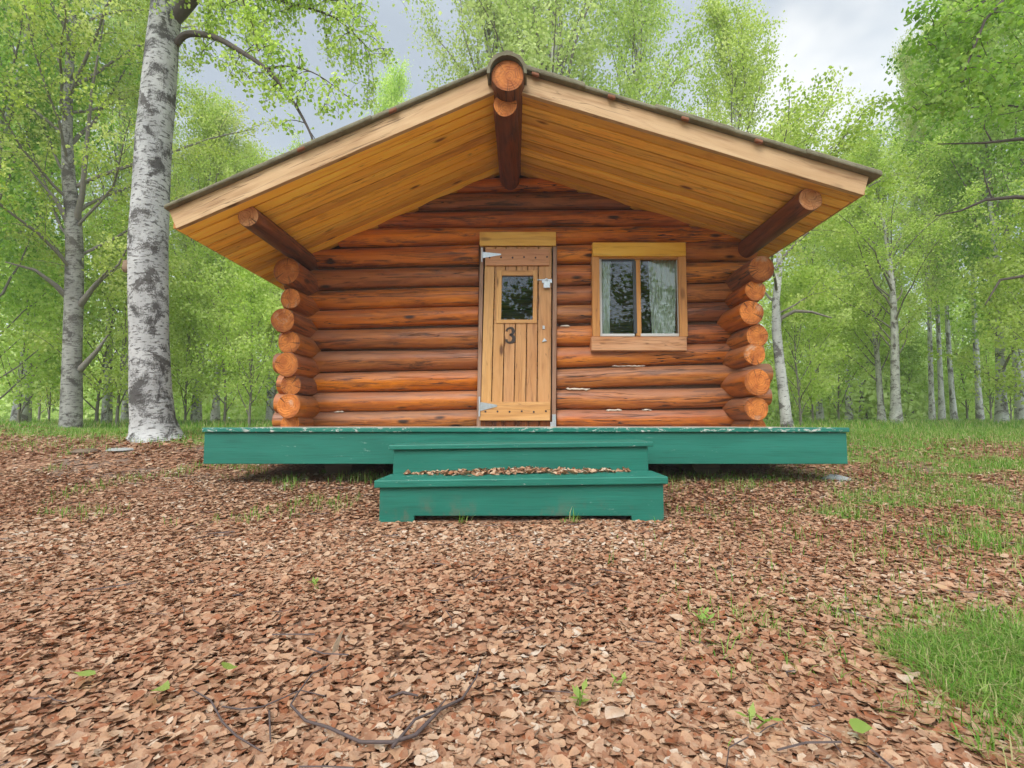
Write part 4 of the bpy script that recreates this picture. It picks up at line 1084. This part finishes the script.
# --- second birch on the left
D2 = 8.4
rows = [(71, 441, 14), (70.5, 432, 12), (71.5, 400, 11), (72.5, 350, 10), (74, 300, 9.5), (74.5, 250, 9), (73, 215, 8.5), (69, 180, 7), (67, 140, 6), (68, 90, 5), (72, 30, 4.5), (76, -60, 3.5), (78, -170, 2)]
tp2 = [P(a, b, D2) for a, b, c in rows]; o0 = Vector(base(70, D2))
lo = [p-o0 for p in tp2]; rr2 = [c/F*D2*.80 for a, b, c in rows]
parts = tree_parts(21, lo[-1].z, .2, 2.0, 2.7, 42000, .052, nlimb=38, twigs_per=10, el=38, droop=.55, trunk_pts=lo, trunk_r=rr2, tw_len=.85, sides=16)
def stem(pxs):
    pts = [P(a, b, c)-o0 for a, b, c in pxs]; parts[1].tube(pts, [.055-.045*i/(len(pts)-1) for i in range(len(pts))], 7)
stem([(75, 225, 8.4), (82, 195, 8.3), (86, 150, 8.2), (92, 90, 8.1), (104, 20, 8.0)])
stem([(70, 300, 8.4), (55, 285, 8.2), (35, 270, 8.0), (5, 262, 7.8)]); stem([(80, 305, 8.4), (95, 285, 8.3), (108, 270, 8.2)]); stem([(80, 370, 8.4), (98, 350, 8.4), (108, 335, 8.3)])
stem([(72, 230, 8.4), (56, 200, 8.2), (30, 170, 8.0)])
make_tree('birch_tree', 'grey birch with slightly leaning trunk and wide green crown left of the thick white birch', 'birch trees', o0, parts, M['bark_grey'], M['limb_grey'], M['leaf'])

# --- forest prototypes and copies
Pm = {}
Pm['a'] = dict(seed=31, Ht=12.5, Rt=.19, cb=2.6, spread=3.7, nl=34000, ls=.078, nlimb=36, twigs_per=12, tw_len=1.1, near=False)
Pm['b'] = dict(seed=32, Ht=10.5, Rt=.145, cb=1.5, spread=3.3, nl=28000, ls=.075, nlimb=34, twigs_per=12, tw_len=1.05, lean=.05, near=False)
Pm['c'] = dict(seed=33, Ht=13.5, Rt=.19, cb=3.2, spread=4.0, nl=36000, ls=.080, nlimb=36, twigs_per=12, tw_len=1.15, lean=-.03, near=False, el=56)
Pm['d'] = dict(seed=34, Ht=8.0, Rt=.09, cb=.8, spread=2.6, nl=20000, ls=.070, nlimb=26, near=False, sway=.05)
Pm['bush'] = dict(seed=35, Ht=3.2, Rt=.025, cb=.12, spread=1.7, nl=8500, ls=.062, nlimb=22, near=False, el=48, twigs_per=7, tw_len=.55)
Pm['sap'] = dict(seed=36, Ht=4.6, Rt=.03, cb=.2, spread=1.7, nl=10500, ls=.065, nlimb=24, near=False, el=42, twigs_per=7, tw_len=.6, sway=.06)
protos = {}
def plant(kind, px, D, rz, sc, label, group, zs=1, name='birch_tree', cat='tree'):
    loc = base(px, D)
    if kind not in protos:
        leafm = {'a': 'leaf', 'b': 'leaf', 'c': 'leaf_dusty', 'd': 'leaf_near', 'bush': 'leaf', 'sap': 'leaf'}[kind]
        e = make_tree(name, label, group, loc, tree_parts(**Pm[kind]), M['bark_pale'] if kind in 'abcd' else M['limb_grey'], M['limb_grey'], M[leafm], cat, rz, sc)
        e.scale = (sc, sc, sc*zs); protos[kind] = e; return e
    e = copy_tree(protos[kind], loc, rz, sc, label, group, zs=zs); e.name = name; return e
GT = 'birch trees'; GB = 'leafy bushes in the undergrowth'
TREES = [
 # behind the cabin
 ('c', 575, 12.0, 0.4, 1.12, 1.05, 'tall pale birch rising behind the cabin ridge at the middle of the roof'),
 ('c', 492, 13.5, 2.1, 1.10, .80, 'tall birch behind the cabin ridge, its crown just left of the centre'),
 ('a', 640, 13.5, 3.3, 1.08, .70, 'tall birch showing behind the roof slope above the window'),
 ('a', 748, 13.0, 1.2, .87, .88, 'separate round topped birch crown above the right roof slope beside open sky'),
 ('b', 378, 17.0, 0.9, 1.16, .52, 'pale birch top showing above the left roof slope below a sky gap'),
 ('a', 272, 15.0, 4.4, .66, 1.0, 'birch crown filling the gap between thick birch and left roof slope'),
 ('b', 196, 13.0, 2.4, .83, .7, 'leafy birch just right of the thick white birch trunk'),
 # left woods
 ('c', 197, 13.8, 5.0, .62, 1.0, 'white birch trunk standing upright between thick birch and cabin corner'),
 ('b', 216, 15.2, 1.7, .82, .9, 'leaning white birch trunk close beside an upright one near the cabin corner'),
 ('c', 108, 12.2, 0.2, .95, .5, 'slender grey birch trunk between the two large left birches'),
 ('a', 126, 14.0, 2.9, .92, .5, 'thin white birch half hidden by the left side of the thick trunk'),
 ('a', 22, 12.0, 0.7, 1.0, .8, 'birch left of the grey leaning birch, deep in the woods'),
 ('d', -30, 8.2, 2.0, 1.15, .9, 'small bright green birch cut by the left edge of the photo'),
 ('c', -40, 11.0, 4.0, 1.0, .8, 'tall birch at the far left edge behind the bright green one'),
 # right woods
 ('a', 895, 12.2, 5.6, .57, 1.1, 'stoutest white birch trunk of the right clump, in front of its neighbours'),
 ('b', 881, 13.3, 3.1, .66, .9, 'white birch trunk close to the left of the stoutest trunk on the right'),
 ('c', 931, 15.0, 2.6, .84, .46, 'left stem of the tight birch trio at the right'),
 ('a', 941, 15.6, 0.5, .92, .46, 'middle stem of the tight birch trio at the right'),
 ('c', 953, 16.2, 4.2, .95, .46, 'right stem of the tight birch trio at the right'),
 ('b', 861, 19.0, 0.1, .84, .8, 'thin far birch leaning left between deck end and right clump'),
 ('a', 848, 18.0, 1.0, .68, .9, 'thin far birch nearest to the right end of the deck'),
 ('c', 979, 15.0, 3.6, 1.0, .45, 'pale thin birch right of the birch trio'),
 ('d', 1000, 12.0, 4.4, 1.2, 1.0, 'dark trunked birch near the right edge with low branches'),
 ('a', 1022, 13.2, 1.9, 1.05, .7, 'birch trunk cut by the right edge of the photo'),
 ('c', 1075, 11.0, 5.2, 1.0, .7, 'tall birch beyond the right edge with its crown leaning into view'),
 ('b', 820, 15.0, 2.2, .70, .9, 'low birch crown showing between roof eave and right woods'),
]
for (kd, px, D, rz, sc, ws, lab) in TREES:
    e_ = plant(kd, px, D, rz, sc, lab, GT); e_.scale = (sc*ws, sc*ws, sc)
# --- birch by the right end of the deck: surveyed trunk with one bare limb
D4 = 9.0; o4 = Vector(base(787, D4))
rows = [(787.5, 430, 7.5), (786, 418, 6), (783, 390, 5.6), (779.5, 360, 5.2), (776.5, 330, 5), (776, 300, 4.2), (779, 270, 3.6), (781, 230, 3.2), (783, 180, 2.6), (783, 140, 1.4)]
lo = [P(a, b, D4)-o4 for a, b, c in rows]
parts = tree_parts(51, lo[-1].z, .1, 2.0, 1.9, 12000, .060, nlimb=18, twigs_per=8, el=35, droop=.5, trunk_pts=lo, trunk_r=[c/F*D4*.88 for a, b, c in rows], tw_len=.7, sides=12)
parts[1].tube([P(a, b, c)-o4 for a, b, c in ((777, 330, 9), (781, 318, 9), (795, 311, 8.9), (812, 312, 8.8), (832, 318, 8.7))], [.045, .038, .03, .022, .01], 8)
make_tree('birch_tree', 'slim white birch with a curved trunk and bare side limb beside the right log ends', GT, o4, parts, M['bark_pale'], M['limb_grey'], M['leaf'])
# --- near birch outside the right edge whose branches hang into the picture
D5 = 5.2; o5 = Vector(base(1285, D5))
parts = tree_parts(64, 8.5, .16, 1.9, 3.3, 42000, .052, nlimb=40, twigs_per=10, el=30, droop=.6, tw_len=.8, sides=14, lean=-.02)
for pth in (((1150, 150, 5.2), (1080, 142, 5.0), (1020, 139, 4.9), (985, 143, 4.85), (938, 144, 4.8)), ((1150, 220, 5.2), (1060, 200, 5.1), (1015, 197, 5.0), (985, 200, 5.0), (960, 211, 5.0), (935, 216, 5.0)), ((1140, 280, 5.2), (1060, 270, 5.2), (1000, 280, 5.3), (985, 305, 5.3))):
    parts[1].tube([P(*q)-o5 for q in pth], [.03-.025*i/(len(pth)-1) for i in range(len(pth))], 7)
parts[1].tube([P(*q)-o5 for q in ((992, 142, 4.86), (984, 128, 4.86), (985, 120, 4.86))], [.008, .006, .003], 5)
parts[1].tube([P(*q)-o5 for q in ((992, 199, 5.0), (985, 180, 5.0), (983, 168, 5.0))], [.008, .006, .003], 5)
sprays = []; rg6 = np.random.default_rng(66)
for pth in (((1150, -60, 4.6), (1080, -40, 4.4), (1010, -12, 4.2), (955, 18, 4.1), (918, 40, 4.1)), ((1130, 20, 4.6), (1060, 40, 4.4), (1000, 62, 4.3), (950, 88, 4.3), (915, 112, 4.3)), ((1100, -90, 4.2), (1040, -40, 4.0), (985, 20, 3.9), (965, 70, 3.9))):
    pl_ = [P(*q)-o5 for q in pth]; parts[1].tube(pl_, [.02, .015, .011, .007, .003][:len(pl_)], 6)
    for j in range(26):
        u = (j+rg6.random())/26*(len(pl_)-1); i = min(int(u), len(pl_)-2); q = pl_[i].lerp(pl_[i+1], u-i); tl = rg6.uniform(.2, .5)
        tp_ = bez(q, (rg6.normal(-.2, .6), rg6.normal(0, .7), rg6.normal(-.1, .5)), tl, 4, 0, .9, rg6, .2); parts[1].tube(tp_, [.004, .003, .0025, .002, .001], 4); sprays.append((tp_, tl, rg6.normal(.5, .2)))
cpos, tone = on_twigs(sprays, 5200, rg6, .05); V2, F2, r2 = leaves(cpos, .048, rg6, .6, tone); V1, F1, r1 = parts[2]
parts = (parts[0], parts[1], (np.concatenate([V1, V2]), np.concatenate([F1, F2+len(V1)]), np.concatenate([r1, r2])))
make_tree('birch_tree', 'near bright green birch whose branches hang in at the top right corner', GT, o5, parts, M['bark'], M['limb'], M['leaf_near'])
# --- undergrowth bushes
BUSH = [('bush', 20, 10.5), ('sap', -15, 9.4), ('bush', 50, 13), ('sap', 98, 11.0), ('bush', 118, 9.6), ('bush', 186, 12.0), ('sap', 225, 11.0), ('bush', 250, 9.8), ('sap', 275, 13.0), ('bush', 160, 15), ('sap', 40, 15),
        ('sap', 812, 13.0), ('bush', 838, 14.5), ('sap', 866, 19.5), ('bush', 912, 18.5), ('sap', 966, 17.5), ('bush', 990, 16.5), ('bush', 1030, 11.0), ('sap', 1060, 9.5), ('bush', 800, 11.0), ('sap', 905, 19), ('bush', 1010, 16.5), ('bush', 880, 20)]
BL = ['low leafy bush behind the leaf litter left of the grey birch', 'tall sapling at the left edge', 'bush in the gap left of the grey birch', 'sapling behind the gap between the two large left birches', 'bright young bush at the left foot of the thick white birch',
      'bush just right of the thick birch trunk', 'tall sapling midway between thick birch and cabin', 'leafy bush beside the left log ends of the cabin', 'sapling behind the left corner of the cabin', 'bush far behind the thick white birch', 'sapling deep in the woods behind the grey birch',
      'sapling right of the slim curved birch by the deck', 'bush beyond the right end of the deck', 'far sapling left of the stoutest right trunk', 'bush between the stoutest right trunk and the birch trio', 'leafy sapling right of the birch trio', 'bush behind the dark trunked birch near the right edge', 'low bush at the right edge of the grass', 'sapling cut by the right edge of the photo',
      'bush low behind the right log ends', 'far sapling behind the gap beside the birch trio', 'far bush near the right edge', 'far bush behind the left side of the right birch clump']
for i, ((kd, px, D), lab) in enumerate(zip(BUSH, BL)):
    plant(kd, px, D, i*1.3, .8+.35*random.random(), lab, GB, name='bush' if kd == 'bush' else 'sapling', cat='bush' if kd == 'bush' else 'sapling')
# --- far wood: one mass
def wood_mass(name, label, spots, ls, per, seed, leafm):
    rg = np.random.default_rng(seed); Vs, Fs, Rs = [], [], []; n0 = 0; tb = MB()
    for (x, y, ht, rad) in spots:
        z0 = gz(x, y)
        n = per; t = rg.beta(1.3, 1.2, n); a = rg.uniform(0, 6.28, n)
        # clumped crown
        nc = 46; ct = rg.beta(.85, 1.15, nc); ca = rg.uniform(0, 6.28, nc); cr = rad*np.sqrt(rg.random(nc))*(1-.72*ct**1.6)
        wh = rg.integers(0, nc, n)
        cen = np.stack([x+cr*np.cos(ca), y+cr*np.sin(ca), z0 + .02*ht + ht*.98*ct], 1)
        c = cen[wh] + rg.normal(0, 1, (n, 3))*np.array([.42, .42, .30])*(rad/2.2)
        c[:, 2] = np.maximum(c[:, 2], z0+.1)
        tone = np.clip(rg.normal(.5, .18, nc)[wh] + rg.normal(0, .15, n), 0, 1)
        V, Fc, rr = leaves(c, ls, rg, .5, tone)
        Vs.append(V); Fs.append(Fc+n0); Rs.append(rr); n0 += len(V)
        tr = .11 if ht > 5 else .03
        tb.tube([(x, y, z0-.1), (x+rg.normal(0, .15), y, z0+ht*.4), (x+rg.normal(0, .3), y, z0+ht*.9)], [tr, tr*.7, .02], 7)
    e = empty(name, (0, 0, 0), label, 'woodland'); e['kind'] = 'stuff'
    np_mesh('crown_mass', np.concatenate(Vs), np.concatenate(Fs), np.concatenate(Rs), leafm, e)['kind'] = 'stuff'
    tb.build('trunk_mass', M['bark_pale'], e)['kind'] = 'stuff'
    return e
rg = np.random.default_rng(5); spots = []
for k in range(104):
    px = -420 + 1900*(k+rg.random())/104; D = rg.uniform(21, 36)
    ht = rg.uniform(6.5, 10.5)*(1.15 if D > 28 else 1)
    if 350 < px < 720: ht *= .9
    if 770 < px < 905: ht = min(ht, 8.0*D/28)
    spots.append((PXd(px, D), D, ht, rg.uniform(2.0, 3.0)))
for k in range(110):   # thicket along the foot of the wood
    px = -420 + 1900*(k+rg.random())/110; D = rg.uniform(18.5, 26)
    if 330 < px < 720: continue
    spots.append((PXd(px, D), D, rg.uniform(1.8, 3.4), rg.uniform(1.6, 2.4)))
wood_mass('far_woodland', 'green mass of far birch woods with haze paled into the leaves closing the view behind the trees', spots, .19, 1300, 9, M['leaf_far'])
spots = [(x, y, h, r) for x, y, h, r in ((-9, -13, 9, 2.6), (-4.5, -15, 10, 2.6), (-1.5, -13.5, 8.5, 2.4), (.8, -12.5, 7.5, 2.2), (3.0, -15, 10, 2.5), (6, -13, 8, 2.5), (-2.6, -17, 11, 2.4), (10, -15, 10, 2.6), (-14, -12, 9, 2.8), (14, -12, 9, 2.8), (3.8, -20, 13, 3), (-7, -20, 13, 3))]
wood_mass('facing_woodland', 'dark birch woods across the clearing mirrored in the cabin panes', spots, .20, 3600, 10, M['leaf_dark'])

# ------------------------------------------------------------------ small things on the ground
tw = MB()
def gpath(pxs, lift=.018): return [GP(a, b, lift+.006*(i % 2)) for i, (a, b) in enumerate(pxs)]
pth = gpath([(481, 670), (476, 692), (462, 712), (440, 727), (415, 748), (392, 762), (360, 757), (328, 745), (305, 735), (290, 722), (297, 705), (312, 688), (328, 676)], .02)
tw.tube(pth, [.0015, .002, .003, .0034, .0038, .0034, .003, .0028, .0024, .002, .0018, .0015, .0012], 7, 0, .5, 0, .1, 3)
tw.tube(gpath([(392, 763), (415, 738), (436, 725), (446, 716)], .024), [.003, .0025, .002, .0012], 6, 0, .5, 0)
tw.tube(gpath([(388, 711), (402, 709), (418, 711)], .024), [.002, .003, .002], 6, 0, .5, 0)
o = tw.build('fallen_branch', M['twig'], None, 0, tuple(pth[5]))
tag(o, 'thin bare dark branch lying curved on the leaves at the bottom centre', 'branch')
tw = MB(); pth = gpath([(192, 700), (210, 715), (222, 733), (236, 752), (262, 764)], .016)
tw.tube(pth, [.0012, .0018, .002, .0018, .0012], 6, 0, .5, 0, .1, 5); tw.tube(gpath([(222, 716), (240, 722), (262, 716), (300, 703), (325, 706)], .016), [.0018, .0018, .0015, .0012, .001], 6, 0, .5, 0)
tw.tube(gpath([(269, 720), (270, 757)], .014), [.002, .0015], 5, 0, .5, 0)
tag(tw.build('fallen_branch', M['twig'], None, 0, tuple(pth[2])), 'short forked twig lying on the leaves at the bottom left', 'branch')
def one_leaf(px, py, L, mat, label, cat, name, rnd=.6, flat_=.1, seed=0, lift=.034):
    c = GP(px, py, lift); rg = np.random.default_rng(seed)
    V, Fc, rr = leaf_mesh_fine(np.array([tuple(c)]), np.array([L]), rg, flat_, np.array([rnd]), .5)
    o = np_mesh(name, V, Fc, rr, mat, None, tuple(c), smooth=True)
    tag(o, label, cat, 'fresh leaves dropped on the litter')
one_leaf(83, 692, .045, M['leaf_near'], 'fresh green leaf lying on the brown litter, leftmost', 'leaf', 'green_leaf', .9, .12, 1)
one_leaf(160, 706, .046, M['leaf_near'], 'fresh green leaf on the litter right of the leftmost one', 'leaf', 'green_leaf', .95, .12, 2)
one_leaf(228, 684, .034, M['leaf_near'], 'small fresh green leaf on the litter above the forked twig', 'leaf', 'green_leaf', .8, .15, 3)
one_leaf(861, 746, .034, M['leaf_near'], 'fresh green leaf on the litter left of the bottom right grass', 'leaf', 'green_leaf', .7, .15, 4)
one_leaf(938, 602, .075, M['litter'], 'large flat tan leaf lying at the top of the grass patch', 'leaf', 'dry_leaf', .72, .08, 6, .05)
one_leaf(615, 731, .052, M['litter'], 'pale pointed dry leaf standing out at the bottom right of centre', 'leaf', 'dry_leaf', .9, .25, 7)
one_leaf(338, 660, .060, M['litter'], 'upright pale grey curled leaf at the tip of the curved branch', 'leaf', 'dry_leaf', 1.0, .8, 8)
def seedling(px, py, n, L, label, seed):
    c = GP(px, py, 0); rg = np.random.default_rng(seed); e = empty('seedling', tuple(c), label, 'seedling', 'green seedlings in the litter')
    mb = MB(); tops = []
    for k in range(max(2, n//3)):
        t = c + Vector((rg.normal(0, .012), rg.normal(0, .012), L*rg.uniform(.6, 1.1))); mb.tube([c, c.lerp(t, .5)+Vector((rg.normal(0, .003), 0, 0)), t], [.0015, .0012, .001], 5); tops.append(t)
    mb.build('stem', M['grass'], e)
    cp_ = np.array([tuple(c.lerp(tops[i % len(tops)], rg.uniform(.45, 1))) for i in range(n)]) - np.array(tuple(c))
    a = np.linspace(0, 2*PI, n, endpoint=False) + rg.normal(0, .3, n)
    ax = np.stack([np.cos(a)*.8, np.sin(a)*.8, rg.uniform(.1, .7, n)], 1); s = np.stack([-np.sin(a), np.cos(a), 0*a], 1)
    LL = L*rg.uniform(.5, .85, n)[:, None]
    V = np.stack([cp_, cp_+ax*LL*.5+s*LL*.20, cp_+ax*LL, cp_+ax*LL*.5-s*LL*.20], 1).reshape(-1, 3)
    k = np.arange(n)[:, None]*4; Fc = np.concatenate([k+np.array([[0, 1, 2]]), k+np.array([[0, 2, 3]])], 1).reshape(-1, 3)
    np_mesh('leaves', V, Fc, np.repeat(rg.uniform(.5, 1, n), 4), M['leaf_near'], e)
seedling(578, 714, 9, .040, 'green leafy seedling poking through the litter at the bottom centre', 1)
seedling(615, 694, 6, .034, 'small green sprout just upper right of the leafy seedling', 2)
seedling(752, 735, 6, .045, 'thin green sprout among leaves left of the bottom right grass', 3)
seedling(318, 592, 8, .035, 'small green sprout in the litter left of the lower step', 4)
seedling(705, 630, 14, .045, 'yellow green tuft in the litter right of the lower step', 5)
# stones and the stump mound at the left edge
def stone(px, py, D, r, sq, label, seed, mat):
    c = P(px, py, D) if D else GP(px, py, 0); c.z = gz(c.x, c.y) - r*.12; rg = np.random.default_rng(seed); mb = MB(); rings = []
    for i in range(9):
        th = PI*i/8; ring = []
        for j in range(14):
            ph = 2*PI*j/14; k = 1+.12*math.sin(3*ph+seed)+.10*math.sin(2*th*2+ph*2+seed)+rg.normal(0, .03)
            ring.append(c+Vector((r*k*math.sin(th)*math.cos(ph)*sq[0], r*k*math.sin(th)*math.sin(ph)*sq[1], r*k*math.cos(th)*sq[2]+r*sq[2]*.3)))
        rings.append(ring)
    mb.grid(rings, True, 0, .5, True, .3, flip=True)
    tag(mb.build('stone', mat, None, 0, tuple(c)), label, 'stone', 'stones on the ground')
stone(834, 472, 3.95, .085, (1.3, .8, .45), 'pale flat stone under the right corner of the deck', 3, M['stone'])
stone(122, 450, None, .10, (1.5, 1, .22), 'flat grey stone half buried in leaves in front of the thick birch', 5, M['stone'])
stone(86, 452, None, .10, (1.6, 1, .3), 'small dark stone half buried in leaves below the grey birch', 6, M['old_wood'])

# ------------------------------------------------------------------ haze volume added to lift and pale the far woods
m, g, out = new_mat('haze_air')
pv = g.n('VolumePrincipled', {'Color': (0.96, 0.98, 0.97, 1), 'Density': 0.0024, 'Anisotropy': 0.0})
g.t.links.new(pv.outputs[0], out.inputs[1])
mb = MB(); mb.slab((-185, -120, -2.5), (370, 0, 0), (0, 330, 0), (0, 0, 20.5))
hz = mb.build('haze', m, None); tag(hz, 'thin haze volume added to pale the distant trees', 'haze', kind='stuff')
SC.cycles.volume_bounces = 1
